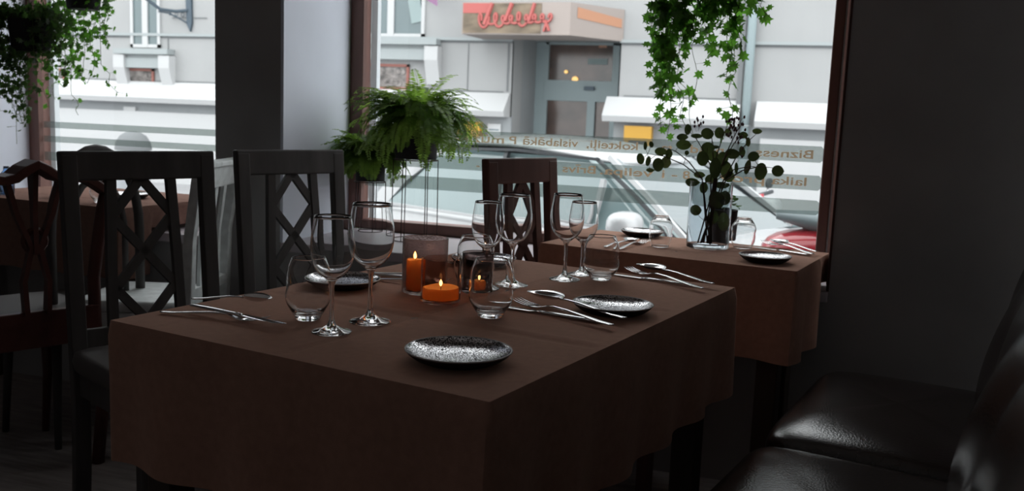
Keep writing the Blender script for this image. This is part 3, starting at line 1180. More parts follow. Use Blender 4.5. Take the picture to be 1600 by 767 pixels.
# ------------------------------------------------------------------ chairs
def lattice_chair(label, near_p, far_p, ztop, wood, w=None):
    """back panel from near_p to far_p (xy); seat on the +x' side"""
    a = Vector((near_p[0], near_p[1], 0))
    b = Vector((far_p[0], far_p[1], 0))
    W_ = (b - a).length
    ang = math.atan2((b - a).y, (b - a).x) - math.pi / 2      # local +y along the back
    mid = (a + b) / 2
    c = thing('dining_chair', label, 'chair', mid, ang, None)
    k = ztop / 1.0
    hw = W_ / 2

    def bx_(z):         # back rake: x offset of the back at height z
        return .10 * max(0, (.45 - z)) * -0 + .085 * (1 - (z / ztop)) ** 1.0 * 1.0
    for s in (-1, 1):
        pts = [(bx_(z) + (-.05 * ((.45 - z) / .45) ** 2 if z < .45 else 0), s * (hw - .021), z) for z in (0, .15, .3, .45, .6, .8, ztop - .01)]
        MB().strip(pts, .030, .042, (0, 1, 0)).build('back_post', wood, c, bevel=.003)
    zc = ztop - .078
    MB().strip([(bx_(zc) - .0, 0, zc), (bx_(ztop), 0, ztop)], .028, W_ + .004, (0, 1, 0)).build('crest_rail', wood, c, bevel=.005)
    zl_ = .50
    MB().strip([(bx_(zl_), 0, zl_ - .02), (bx_(zl_ + .04), 0, zl_ + .03)], .022, W_ - .06, (0, 1, 0)).build('lower_rail', wood, c, bevel=.003)
    sw = W_ * .2
    for s in (-1, 1):
        MB().strip([(bx_(zl_), s * (sw + .012), zl_), (bx_(.7), s * (sw + .008), .7), (bx_(zc), s * (sw - .002), zc + .01)], .018, .026, (0, 1, 0)).build('slat', wood, c)
    zz = [zc + .005, zc - .0975, zc - .195, zc - .2925, zc - .39]
    lt = MB()
    for s in (-1, 1):
        ys = [0, s * sw, 0, s * sw, 0]
        for i in range(4):
            if abs(zz[i] - zz[i + 1]) < .02:
                continue
            lt.bar((bx_(zz[i]), ys[i], zz[i]), (bx_(zz[i + 1]), ys[i + 1], zz[i + 1]), .014, .024, (0, 1, 0))
    lt.build('lattice', wood, c)
    MB().blob((.25, 0, .455), (.225, hw + .01, .03), .3, .25, 32, 8).build('seat', 'seat_dark', c, smooth=True)
    ap = MB()
    ap.bx(.06, .44, hw - .035, hw - .015, .36, .43)
    ap.bx(.06, .44, -hw + .015, -hw + .035, .36, .43)
    ap.bx(.42, .44, -hw + .03, hw - .03, .36, .43)
    ap.build('apron', wood, c)
    for s in (-1, 1):
        MB().strip([(.43, s * (hw - .03), .43), (.43, s * (hw - .03), 0)], .038, .038, (0, 1, 0)).build('front_leg', wood, c, bevel=.003)
    return c


A0, A1 = at_z(91, 236, 1.0), at_z(330, 236, 1.0)
lattice_chair('dark wooden chair with lattice back, nearest chair at the left of the main table', A0.xy, A1.xy, 1.0, 'chair_dark')
B0, B1 = at_z(367, 234, 1.0), at_z(533, 234, 1.0)
lattice_chair('dark lattice-back chair against the pale window reveal, beside the main table', B0.xy, B1.xy, 1.0, 'chair_dark')
lattice_chair('brown lattice-back chair standing between the main table and the window', (-.945, 2.64), (-.818, 2.945), 1.007, 'chair_brown')

# carved chair far left
c = thing('dining_chair', 'reddish brown carved chair with a pierced curved back at the far left', 'chair', (-2.16, 2.16, 0), R(66))
# local: back plane along x, faces +y away from camera
zt_ = .955
hw = .235


def arch(n, f):
    return [f(-1 + 2 * i / n) for i in range(n + 1)]


pts = arch(16, lambda t: (t * hw, 0, zt_ - .045 - .055 * abs(t) ** 3 + .022 * math.cos(t * 3 * math.pi) * (1 - abs(t)) + .012 * math.cos(t * math.pi)))
MB().strip(pts, .026, [.055 + .05 * (1 - abs(-1 + 2 * i / 16)) for i in range(17)], (0, 1, 0)).build('crest_rail', 'chair_red', c, bevel=.004)
for s in (-1, 1):
    MB().tube([(s * .17, 0, 0), (s * .19, -.01, .25), (s * .18, .02, .45), (s * .17, 0, .6), (s * .20, 0, .8), (s * .225, 0, .9)], .02, 8).build('back_post', 'chair_red', c, smooth=True)
sp = MB()
for s in (-1, 1):
    sp.strip([(s * .03, 0, .50), (s * .035, 0, .6), (s * .012, 0, .70), (s * .05, 0, .8), (s * .075, 0, .9)], .014, [.03, .026, .024, .026, .032], (0, 1, 0))
sp.strip([(0, 0, .68), (0, 0, .80), (0, 0, .93)], .014, [.03, .022, .05], (0, 1, 0))
sp.ring((0, 0, 0), .03, .01, 16, 5)
sp.v[-80:] = [(v[0], v[2], .72 + v[1]) for v in sp.v[-80:]]
sp.build('back_splat', 'chair_red', c)
MB().blob((0, .22, .455), (.22, .21, .035), .3, .3, 28, 8).build('seat', 'seat_dark', c, smooth=True)
MB().bx(-.18, .18, -.01, .015, .40, .51).build('seat_rail', 'chair_red', c, bevel=.003)
for s in (-1, 1):
    MB().tube([(s * .18, .40, .42), (s * .19, .42, .2), (s * .17, .40, 0)], [.022, .016, .012], 8).build('front_leg', 'chair_red', c, smooth=True)

# white chair
e0, e1 = Vector((-1.905, 2.515)), Vector((-2.02, 2.885))
mid = (e0 + e1) / 2
ang = math.atan2((e1 - e0).y, (e1 - e0).x) - math.pi / 2
c = thing('dining_chair', 'white painted chair between the two dark lattice-back chairs', 'chair', (mid.x, mid.y, 0), ang)
hw = (e1 - e0).length / 2
ZT = .945
for s in (-1, 1):
    MB().strip([(-.06, s * hw, 0), (0, s * (hw - .005), .25), (.0, s * (hw - .01), .45), (.01, s * (hw - .008), .7), (.045, s * hw, ZT - .01)], [.032] * 5, [.045, .045, .045, .04, .036], (0, 1, 0)).build('back_post', 'chair_white', c, bevel=.004)
MB().strip([(.035, 0, ZT - .085), (.05, 0, ZT - .012)], .024, 2 * hw - .02, (0, 1, 0)).build('crest_rail', 'chair_white', c, bevel=.004)
MB().strip([(.05, 0, ZT - .014), (.052, 0, ZT + .004)], .04, 2 * hw + .05, (0, 1, 0)).build('crest_cap', 'chair_white', c, bevel=.004)
for s in (-.45, 0, .45):
    MB().strip([(.005, s * hw, .52), (.012, s * hw, .7), (.035, s * hw, ZT - .07)], .012, [.03, .02, .03], (0, 1, 0)).build('spindle', 'chair_white', c)
MB().bx(-.01, .015, -hw + .02, hw - .02, .50, .535).build('lower_rail', 'chair_white', c, bevel=.003)
MB().blob((-.20, 0, .47), (.18, hw - .01, .022), .3, .25, 28, 8).build('seat', 'chair_white', c, smooth=True)
k = MB()
k.bx(-.37, -.03, hw - .04, hw - .02, .36, .45)
k.bx(-.37, -.03, -hw + .02, -hw + .04, .36, .45)
k.bx(-.37, -.35, -hw + .03, hw - .03, .36, .45)
k.bx(-.02, 0, -hw + .03, hw - .03, .36, .45)
k.build('apron', 'chair_white', c)
for s in (-1, 1):
    MB().strip([(-.36, s * (hw - .03), .45), (-.36, s * (hw - .03), 0)], .036, .036, (0, 1, 0)).build('front_leg', 'chair_white', c, bevel=.003)

# bentwood chair behind the first chair
c = thing('bentwood_chair', 'round-backed dark chair, its arched top showing above the nearest dark chair', 'chair', (-2.24, 2.50, 0), R(-100))
hp = [(.17 * math.cos(a_), 0, .70 + .275 * math.sin(a_)) for a_ in [math.pi * i / 16 for i in range(17)]]
MB().tube([(.17, 0, .45)] + hp + [(-.17, 0, .45)], .016, 8).build('back_hoop', 'chair_dark', c, smooth=True)
hp = [(.11 * math.cos(a_), 0, .68 + .2 * math.sin(a_)) for a_ in [math.pi * i / 12 for i in range(13)]]
MB().tube([(.11, 0, .45)] + hp + [(-.11, 0, .45)], .011, 8).build('inner_hoop', 'chair_dark', c, smooth=True)
MB().lathe([(0, .43), (.165, .43), (.17, .445), (.165, .46), (0, .462)], 28, (0, -.17, 0)).build('seat', 'seat_dark', c, smooth=True, angle=50)
for x, y in ((-.13, -.04), (.13, -.04), (-.12, -.29), (.12, -.29)):
    MB().tube([(x, y, .43), (x * 1.15, y + (.02 if y > -.1 else -.02), 0)], [.017, .011], 8).build('leg', 'chair_dark', c, smooth=True)

# ------------------------------------------------------------------ bench
bn = thing('bench', 'long dark brown leather bench with puffy seat and back cushions along the right wall', 'bench', (0, 0, 0), YAW)
segs = [(-.35, .42), (.45, 1.20), (1.23, 1.98), (2.01, 2.72)]
SX0, SX1 = -.50, -.02
random.seed(3)
for y0, y1 in segs:
    mb = MB().blob(((SX0 + SX1) / 2, (y0 + y1) / 2, .395), ((SX1 - SX0) / 2, (y1 - y0) / 2, .085), .42, .2, 64, 24)
    mb.v = [(v[0], v[1], v[2] + (.012 * max(0, math.cos((v[1] - (y0 + y1) / 2) / (y1 - y0) * 2.6)) * max(0, math.cos((v[0] - (SX0 + SX1) / 2) / (SX1 - SX0) * 2.4)) if v[2] > .395 else 0)
             + .004 * noise.noise(Vector((v[0] * 9, v[1] * 9, 2)))) for v in mb.v]
    mb.build('seat_cushion', 'leather', bn, smooth=True)
    # raked back cushion with folds
    nu, nv = 40, 30
    vs_, fs = [], []
    for side in (0, 1):
        for i in range(nu + 1):
            for j in range(nv + 1):
                s_, t_ = i / nu, j / nv
                y = y0 + s_ * (y1 - y0)
                z = .46 + .47 * t_
                x = -.085 + .115 * t_
                ed = (math.sin(math.pi * s_) ** .35) * (math.sin(math.pi * (.03 + .94 * t_)) ** .4)
                fold = .011 * math.sin((s_ * 1.6 + t_ * 1.1) * 7.5 + y0) * ed
                x += (-.035 * ed + fold) if side == 0 else .05
                vs_.append((x, y, z))
    K = (nu + 1) * (nv + 1)
    for i in range(nu):
        for j in range(nv):
            q_ = (i * (nv + 1) + j, (i + 1) * (nv + 1) + j, (i + 1) * (nv + 1) + j + 1, i * (nv + 1) + j + 1)
            fs.append(q_)
            fs.append(tuple(K + k_ for k_ in reversed(q_)))
    for i in range(nu):
        for j in (0, nv):
            a_, b_ = i * (nv + 1) + j, (i + 1) * (nv + 1) + j
            fs.append((a_, b_, K + b_, K + a_))
    for j in range(nv):
        for i in (0, nu):
            a_, b_ = i * (nv + 1) + j, i * (nv + 1) + j + 1
            fs.append((a_, b_, K + b_, K + a_))
    MB().add(vs_, fs).build('back_cushion', 'leather', bn, smooth=True, angle=60)
MB().bx(SX0 + .04, .10, -.35, 2.72, 0, .315).build('base', 'chair_dark', bn, bevel=.004)
MB().prism([(-.02, .30), (.08, .93), (.20, .93), (.20, .30)], 'y', -.35, 2.72).build('back_frame', 'chair_dark', bn, bevel=.004)

# ------------------------------------------------------------------ glassware
WG = [(0, .0012), (.030, .0008), (.0355, 0), (.0368, .0014), (.034, .0028), (.020, .0068), (.0095, .0125), (.0058, .020), (.0044, .034), (.0040, .060), (.0042, .078),
      (.0055, .088), (.0085, .0945), (.0160, .1005), (.0265, .1095), (.0345, .122), (.0388, .137), (.0402, .152), (.0392, .170), (.0362, .192), (.0332, .2105)]
WI = [(.0327, .2105), (.0357, .192), (.0387, .170), (.0396, .152), (.0380, .137), (.0336, .1225), (.0256, .1105), (.0150, .1020), (.0070, .0985), (0, .0975)]
SPL1, SPL2 = 6, 12


def smoothprof(pr, n=3):
    """Catmull-Rom refinement"""
    out = []
    for i in range(len(pr) - 1):
        p0 = pr[max(i - 1, 0)]
        p1, p2 = pr[i], pr[i + 1]
        p3 = pr[min(i + 2, len(pr) - 1)]
        for k in range(n):
            t = k / n
            q_ = []
            for d in (0, 1):
                q_.append(.5 * (2 * p1[d] + (p2[d] - p0[d]) * t + (2 * p0[d] - 5 * p1[d] + 4 * p2[d] - p3[d]) * t * t + (3 * p1[d] - p0[d] - 3 * p2[d] + p3[d]) * t ** 3))
            out.append((max(q_[0], 0), q_[1]))
    out.append(pr[-1])
    return out


def wine_glass(label, loc, sc_, group=None):
    g = thing('wine_glass', label, 'wine glass', loc, 0, group)
    MB().lathe(smoothprof(WG[:SPL1 + 1]), 64).build('foot', 'glass', g, smooth=True)
    MB().lathe(smoothprof(WG[SPL1:SPL2 + 1]), 32).build('stem', 'glass', g, smooth=True)
    MB().lathe(smoothprof(WG[SPL2:]) + smoothprof(WI), 64).build('bowl', 'glass', g, smooth=True)
    g.scale = (sc_[0], sc_[0], sc_[1])
    return g


# normals for open lathe pieces are outward by construction order; keep recalculated result consistent
def place(px, py, z=T):
    p_ = at_z(px, py, z)
    return (p_.x, p_.y, z + .0004)


GG = 'wine glasses on the main table'
g0 = wine_glass('small wine glass nearest the camera, left front of the main table', place(518, 519), (.95, .975), GG)
for px, py, lab, s_, h_ in (
        (578, 503, 'large wine glass just right of the nearest wine glass, left of the candles', 1.04, 1.045),
        (759, 451, 'small wine glass behind the dark tealight holder', .90, .935),
        (799, 446, 'large wine glass in front of the brown lattice-back chair', 1.04, 1.0),
        (882, 437, 'large wine glass in the right pair on the main table', 1.02, .985),
        (908, 429, 'small wine glass behind the right large one, beside the tumbler', .91, .87)):
    copy_tree(g0, lab, place(px, py), scale=(s_, s_, h_), group=GG)

TB = [(0, .0005), (.020, .0005), (.0235, .002), (.0250, .006), (.0300, .014), (.0385, .028), (.0420, .040), (.0415, .050), (.0398, .058), (.0402, .066), (.0408, .076), (.0392, .090),
      (.0345, .104), (.0305, .1135)]
TI = [(.0292, .1135), (.0333, .104), (.0380, .090), (.0396, .076), (.0390, .066), (.0386, .058), (.0402, .050), (.0406, .040), (.0370, .029), (.0280, .0175), (.0180, .013), (0, .012)]


def tumbler(label, loc, group, flip=False):
    g = thing('tumbler', label, 'glass', loc, 0, group)
    mb = MB().lathe(smoothprof(TB) + smoothprof(TI), 64)
    if flip:
        mb.v = [(v[0], -v[1], .1135 - v[2]) for v in mb.v]
    mb.build('glass_body', 'glass', g, smooth=True)
    return g


def tumbler1(label, loc, sc_, group, flip=False):
    mb = MB().lathe(smoothprof(TB) + smoothprof(TI), 64)
    if flip:
        mb.v = [(v[0], -v[1], .1135 - v[2]) for v in mb.v]
    o_ = mb.build('tumbler', 'glass', None, smooth=True)
    o_.location = loc
    o_.scale = (sc_[0], sc_[0], sc_[1])
    return tag(o_, label, 'glass', group)


TG = 'wavy stemless glasses on the main table'
t0 = tumbler1('stemless wavy glass at the left, beside the nearest wine glass', place(481, 499), (.98, 1.02), TG)
for px, py, lab, s_, h_ in (
        (766, 495, 'stemless wavy glass in front of the dark tealight holder', 1.03, 1.0),
        (742, 445, 'stemless glass behind the candle holders, partly hidden by the small wine glass', 1.05, 1.0),
        (938, 437, 'stemless wavy glass right of the right pair of wine glasses', 1.05, .95)):
    copy_tree(t0, lab, place(px, py), scale=(s_, s_, h_), group=TG)
UG = 'upturned glasses on the window table'
u0 = tumbler1('upturned stemless glass left of the glass vase on the window table', place(1031, 385), (.88, .88), UG, True)
copy_tree(u0, 'upturned stemless glass right of the vase on the window table', place(1160, 387), scale=(.92, .92, .86), group=UG)


# ------------------------------------------------------------------ plates
def plate(label, loc, r, group):
    g = thing('plate', label, 'plate', loc, 0, group)
    k_ = r / .086
    P_ = [(0, .0020), (.050, .0020), (.054, .0012), (.056, 0), (.059, .0012), (.070, .0060), (.0800, .0130), (.0845, .0180)]
    Q_ = [(.0828, .0196), (.0790, .0168), (.0720, .0132), (.060, .0090), (.045, .0062), (.03, .0046), (.015, .0039), (0, .0038)]
    rim = [(.0845, .0180), (.0858, .0192), (.0852, .0203), (.0838, .0205), (.0828, .0196)]
    MB().lathe([(a_ * k_, b_) for a_, b_ in P_], 72).build('underside', 'plate_black', g, smooth=True, angle=50)
    MB().lathe([(a_ * k_, b_) for a_, b_ in smoothprof(Q_)], 72).build('well', 'plate_glaze', g, smooth=True)
    MB().lathe([(a_ * k_, b_) for a_, b_ in rim], 72).build('rim', 'plate_rim', g, smooth=True)
    return g


PG = 'black speckled plates'
p0 = plate('black speckled plate nearest the camera, at the front corner of the main table', place(716, 564), .086, PG)
for px, py, lab, s_ in (
        (957, 488, 'black speckled plate by the right edge of the main table', .96),
        (535, 448, 'black speckled plate behind the two left wine glasses', .97),
        (756, 413, 'black speckled plate at the far end of the main table, behind the glasses', .98),
        (1195, 409, 'black speckled plate at the right corner of the window table', .87),
        (1003, 369, 'black speckled plate behind the upturned left glass on the window table', .85)):
    copy_tree(p0, lab, place(px, py), scale=(s_, s_, 1), group=PG)


# ------------------------------------------------------------------ cutlery (local: tip at +x, length 1 unit = .24 m)
def ribbon(mb, sts):
    rings = []
    for x, y, z, w, t_ in sts:
        rings.append([(x, y + w / 2 * math.cos(a_), z + t_ / 2 * math.sin(a_)) for a_ in [k * math.pi / 5 for k in range(10)]])
    mb.rings(rings)
    return mb


def handle(parent):
    return ribbon(MB(), [(-.12, 0, .0035, .010, .0025), (-.115, 0, .0035, .016, .003), (-.09, 0, .0042, .0165, .0032), (-.05, 0, .0075, .013, .0034), (-.01, 0, .0105, .0085, .004),
                         (.02, 0, .0110, .0065, .0042), (.035, 0, .0095, .007, .004)]).build('handle', 'steel', parent, smooth=True)


def fork(label, loc, rz, group):
    f = thing('fork', label, 'fork', loc, rz, group)
    handle(f)
    h = MB()
    ribbon(h, [(.035, 0, .0095, .007, .004), (.045, 0, .0065, .013, .003), (.055, 0, .0045, .021, .0024), (.066, 0, .0036, .0280, .0022), (.074, 0, .0036, .0285, .0022)])
    for k_ in (-1.5, -.5, .5, 1.5):
        ribbon(h, [(.073, k_ * .0078, .0036, .0046, .0022), (.09, k_ * .0077, .0042, .0036, .002), (.108, k_ * .0076, .0068, .0030, .0018), (.12, k_ * .0074, .0105, .0015, .001)])
    h.build('tines', 'steel', f, smooth=True)
    return f


def spoon(label, loc, rz, group):
    f = thing('spoon', label, 'spoon', loc, rz, group)
    handle(f)
    nu, nv = 20, 14
    vs_, fs = [], []
    for side in (0, 1):
        for i in range(nu + 1):
            s_ = i / nu
            x = .033 + .087 * s_
            w = .0225 * (math.sin(math.pi * min(1, max(.035, s_ ** .8 * .98))) ** .6) + .001
            base = .0095 * (1 - s_) ** 3 + .010 * s_ ** 3 + .002
            for j in range(nv + 1):
                t_ = -1 + 2 * j / nv
                dep = .0120 * math.sin(math.pi * min(s_ + .05, 1)) ** .7
                z = base + dep * (t_ * t_)
                vs_.append((x, t_ * w, z + (0 if side == 0 else -.0011)))
    K = (nu + 1) * (nv + 1)
    for i in range(nu):
        for j in range(nv):
            q_ = (i * (nv + 1) + j, (i + 1) * (nv + 1) + j, (i + 1) * (nv + 1) + j + 1, i * (nv + 1) + j + 1)
            fs.append(q_)
            fs.append(tuple(K + k_ for k_ in reversed(q_)))
    for i in range(nu):
        for j in (0, nv):
            a_, b_ = i * (nv + 1) + j, (i + 1) * (nv + 1) + j
            fs.append((a_, b_, K + b_, K + a_))
    for j in range(nv):
        for i in (0, nu):
            a_, b_ = i * (nv + 1) + j, i * (nv + 1) + j + 1
            fs.append((a_, b_, K + b_, K + a_))
    MB().add(vs_, fs).build('bowl', 'steel', f, smooth=True)
    return f


def knife(label, loc, rz, group):
    f = thing('table_knife', label, 'knife', loc, rz, group)
    ribbon(MB(), [(-.12, 0, .004, .012, .004), (-.115, 0, .004, .0165, .006), (-.06, 0, .004, .0155, .0065), (0, 0, .004, .013, .006), (.012, 0, .004, .011, .005)]).build('handle', 'steel', f, smooth=True)
    ribbon(MB(), [(.012, 0, .004, .011, .003), (.025, .001, .0035, .017, .0022), (.07, .001, .003, .0195, .0018), (.10, .002, .0028, .017, .0015), (.114, .004, .0028, .010, .0012), (.12, .006, .0028, .002, .001)]).build('blade', 'steel', f, smooth=True)
    return f


protos = {}


def cutlery(kind, label, tip, tail, group, dz=0.):
    a_, b_ = at_z(*tip), at_z(*tail)
    v = a_ - b_
    L_ = math.hypot(v.x, v.y)
    rz = math.atan2(v.y, v.x)
    loc = ((a_.x + b_.x) / 2, (a_.y + b_.y) / 2, T + .0005 + dz)
    k_ = L_ / .24
    if kind not in protos:
        protos[kind] = {'fork': fork, 'spoon': spoon, 'knife': knife}[kind](label, loc, rz, group)
        o_ = protos[kind]
    else:
        o_ = copy_tree(protos[kind], label, loc, rz, group)
    o_.scale = (k_, min(1.1, max(k_, .9)), 1)
    return o_


FG, SG, KG = 'forks of the place settings', 'spoons of the place settings', 'knives of the place settings'
cutlery('knife', 'table knife under the fork and spoon left of the plate by the right edge', (764, 477), (939, 506), KG)
cutlery('fork', 'fork lying across the knife, next to the plate by the right edge', (806, 478), (957, 516), FG, .006)
cutlery('spoon', 'spoon behind the fork, its bowl up, next to the plate by the right edge', (826, 470), (977, 508), SG, .010)
cutlery('knife', 'table knife at the far right edge of the main table, beside the tumbler', (953, 429), (1084, 449), KG)
cutlery('fork', 'fork crossing the knife at the far right corner of the main table', (981, 427), (1098, 457), FG, .006)
cutlery('spoon', 'spoon behind the fork at the far right corner of the main table', (996, 425), (1114, 452), SG, .010)
cutlery('fork', 'fork at the left end of the main table, nearest the front edge', (418, 505), (251, 490), FG)
cutlery('knife', 'dark-bladed knife pointing right at the left end of the main table', (443, 517), (300, 487), KG, .009)
cutlery('spoon', 'spoon with its handle raised over the knife at the left end of the main table', (425, 488), (300, 482), SG, .016)
cutlery('knife', 'knife partly hidden behind the tall candle holder', (700, 441), (575, 430), KG)
cutlery('fork', 'fork partly hidden behind the second wine glass and tall candle holder', (705, 447), (578, 432), FG, .006)
cutlery('spoon', 'spoon lying in front, behind the second wine glass and tall candle holder', (690, 452), (585, 437), SG, .0)
cutlery('fork', 'fork at the far end of the main table behind the front stemless glass', (700, 413), (790, 420), FG)
cutlery('knife', 'table knife on the window table in front of its right upturned glass', (1178, 387), (1266, 401), KG)
cutlery('fork', 'fork on the window table near its right corner', (1193, 383), (1271, 402), FG, .006)
cutlery('spoon', 'spoon beside the fork near the right corner of the window table', (1203, 384), (1277, 400), SG, .010)
cutlery('spoon', 'spoon on the left part of the window table, next to the upturned glass', (996, 378), (945, 388), SG)
cutlery('fork', 'fork on the left part of the window table, right of the spoon', (1009, 379), (966, 391), FG)


# ------------------------------------------------------------------ candles
def holder(name, label, px, py, r, h, wall, material, cand_h, cand_r, flame_h, off=(0, 0)):
    g = thing(name, label, 'candle holder', place(px, py))
    MB().lathe([(0, 0), (r - .002, 0), (r, .002), (r, h - .001), (r - .001, h), (r - wall + .001, h), (r - wall, h - .001), (r - wall, .008), (r - wall - .002, .006), (0, .006)], 56).build('glass_cylinder', material, g, smooth=True, angle=40)
    return g


def candle(label, hold_px, r, h, fh, power, off=(0, 0), group='burning candles', z0=.0068):
    l = place(*hold_px)
    c_ = thing('candle', label, 'candle', (l[0] + off[0], l[1] + off[1], l[2] + z0), 0, group)
    pr = [(0, 0), (r - .001, 0), (r, .001), (r, h * .4), (r, h * .7), (r, h - .004), (r - .0008, h), (r - .0035, h - .0005), (r - .0045, h - .004), (r * .55, h - .0065), (.004, h - .007), (0, h - .007)]
    mb = MB().lathe(pr, 40)
    mb.v = [(v[0] * (1 + .02 * noise.noise(Vector((v[0] * 60, v[1] * 60, v[2] * 25)))), v[1], v[2] + (.003 * noise.noise(Vector((v[0] * 40, v[1] * 40, 5))) if v[2] > h - .005 else 0)) for v in mb.v]
    mb.build('wax', 'wax', c_, smooth=True, angle=60)
    MB().tube([(0, 0, h - .008), (.0005, 0, h), (.002, 0, h + .004)], .0008, 6).build('wick', 'wick', c_)
    fl = MB().lathe([(0, h + .001), (.0022, h + .003), (.0034, h + .007), (.003, h + .011), (.0016, h + fh * .8), (0, h + fh)], 16)
    fl.build('flame', 'flame', c_, smooth=True)
    return c_


holder('candle_holder', 'tall smoky glass cylinder holding a pillar candle, left of the group', 663, 456, .0495, .119, .003, 'smoky_glass', 0, 0, 0)
candle('pillar candle burning inside the tall smoky glass cylinder', (663, 456), .0175, .066, .018, .22, (-.014, -.022))
holder('candle_holder', 'short amber glass cup with a broad low candle, front of the group', 688, 471, .0415, .091, .0025, 'amber_glass', 0, 0, 0)
candle('broad low candle burning inside the short amber glass cup', (688, 471), .0375, .024, .016, .30)
holder('candle_holder', 'dark glass tealight cup to the right of the other candle holders', 745, 456, .0345, .088, .0025, 'dark_glass', 0, 0, 0)
candle('small tealight burning deep inside the dark glass cup', (745, 456), .018, .018, .012, .07)

# ------------------------------------------------------------------ vase with branches
VL = place(1105, 386)
v_ = thing('vase', 'clear bluish glass cylinder vase standing on the window table', 'vase', VL)
MB().lathe([(0, 0), (.064, 0), (.0665, .003), (.0665, .205), (.0655, .207), (.0645, .206), (.0638, .19), (.0638, .016), (.060, .012), (0, .011)], 56).build('glass_body', 'vase_glass', v_, smooth=True, angle=40)
br = thing('branch_bouquet', 'leafy eucalyptus branches with dark berries standing in the glass vase', 'plant', (VL[0], VL[1], VL[2] + .0125))
OB = Vector(br.location)
random.seed(12)


def V2(cx_, cy_, dy=0.):
    return at_y(990 + cx_ / 2.74, 120 + cy_ / 2.74, VL[1] + dy) - OB


leafs = [(30, 350, 18, 26), (62, 360, 12, 24), (50, 295, 8, 18), (75, 290, 12, 14), (70, 400, 18, 10), (115, 320, 26, 18), (105, 375, 24, 33), (138, 368, 22, 30), (232, 225, 14, 24),
         (207, 257, 26, 16), (214, 291, 32, 22), (316, 242, 27, 27), (366, 240, 22, 24), (318, 305, 28, 26), (294, 350, 28, 32), (350, 300, 18, 8), (420, 330, 35, 22), (512, 340, 24, 22),
         (490, 280, 10, 22), (465, 320, 14, 26), (440, 390, 8, 25), (487, 385, 14, 35), (543, 405, 27, 38), (617, 402, 24, 26), (528, 234, 20, 14), (270, 253, 24, 10), (280, 420, 26, 15),
         (250, 453, 32, 20), (375, 465, 35, 18), (265, 572, 24, 26), (395, 400, 28, 40), (350, 390, 25, 45), (355, 530, 35, 40), (228, 325, 10, 10), (470, 250, 20, 15), (405, 240, 15, 20),
         (340, 340, 24, 26), (330, 440, 26, 24), (380, 350, 26, 30), (410, 430, 22, 26), (300, 480, 18, 24), (390, 520, 24, 30), (340, 600, 22, 30), (385, 620, 26, 40), (150, 330, 16, 22)]
hub = V2(325, 560)
lf = MB()
stm = MB()
base_pts = [Vector((random.uniform(-.03, .03), random.uniform(-.03, .03), .002)) for _ in range(8)]
tips = [(60, 330), (130, 300), (235, 230), (330, 230), (405, 200), (470, 240), (530, 240), (600, 390), (470, 190), (555, 390)]
mains = []
for i, (tx, ty) in enumerate(tips):
    dy = random.uniform(-.05, .05)
    tip = V2(tx, ty, dy)
    b0 = base_pts[i % 8]
    neck = Vector((b0.x * -.8, b0.y * -.8, .20)) + Vector((0.0, 0, 0))
    neck.x = max(-.05, min(.05, neck.x + (tip.x) * .15))
    pts = [b0.lerp(neck, t) for t in (0, .35, .7)] + [neck]
    for t in (.35, .7, 1):
        q_ = neck.lerp(tip, t)
        q_.z += .02 * math.sin(t * math.pi)
        pts.append(q_)
    stm.tube(pts, [.0026, .0025, .0024, .0022, .002, .0015, .0007], 6)
    mains.append(pts)
for i, (cx_, cy_, rx, ry) in enumerate(leafs):
    dy = random.uniform(-.06, .06)
    if cy_ > 450:
        dy = random.uniform(-.025, .025)
    c_ = V2(cx_, cy_, dy)
    pxm = 2.95 / F
    a_, b_ = rx / 2.74 * pxm, ry / 2.74 * pxm
    tilt = random.uniform(-.5, .5)
    yaw = random.uniform(-.5, .5)
    M3 = Matrix.Rotation(yaw, 3, 'Z') @ Matrix.Rotation(tilt, 3, 'X')
    n = 14
    ringv = []
    for k in range(n):
        t = 2 * math.pi * k / n
        rr_ = 1 + .10 * (1 if k == 0 else 0)
        x, z = a_ * math.cos(t) * rr_, b_ * math.sin(t)
        y = .12 * (x * x) / max(a_, .001) + .1 * z * z / max(b_, .001)
        ringv.append(c_ + M3 @ Vector((x, y, z)))
    lf.add([c_ + M3 @ Vector((0, .001, 0))] + ringv, [(0, k + 1, (k + 1) % n + 1) for k in range(n)])
    # petiole to the closest stem point
    best = min((p_ for m_ in mains for p_ in m_), key=lambda p_: (p_ - c_).length)
    stm.tube([best, best.lerp(c_, .5) + Vector((0, 0, -.004)), c_], .0008, 5)
lf.build('leaves', 'eucalyptus_leaf', br, fix=False)
first_berry = None
for i in range(46):
    cx_, cy_ = random.uniform(395, 485), random.uniform(170, 265)
    if random.random() < .25:
        cx_, cy_ = random.uniform(440, 480), random.uniform(260, 345)
    if i < 8:
        cx_, cy_ = random.uniform(250, 300), random.uniform(170, 215)
    c_ = V2(cx_, cy_, random.uniform(-.02, .02))
    if first_berry is None:
        first_berry = MB().blob((0, 0, 0), (.0034, .0034, .0052), 1, 1, 8, 6).build('berry', 'berry', br, smooth=True)
        first_berry.location = c_
    else:
        bo = first_berry.copy()
        COL.objects.link(bo)
        bo.parent = br
        bo.location = c_
    top = V2(430 if cx_ > 320 else 275, cy_ + 40)
    stm.tube([c_, c_.lerp(top, .6)], .0005, 4)
stm.build('stems', 'stem', br, smooth=True)

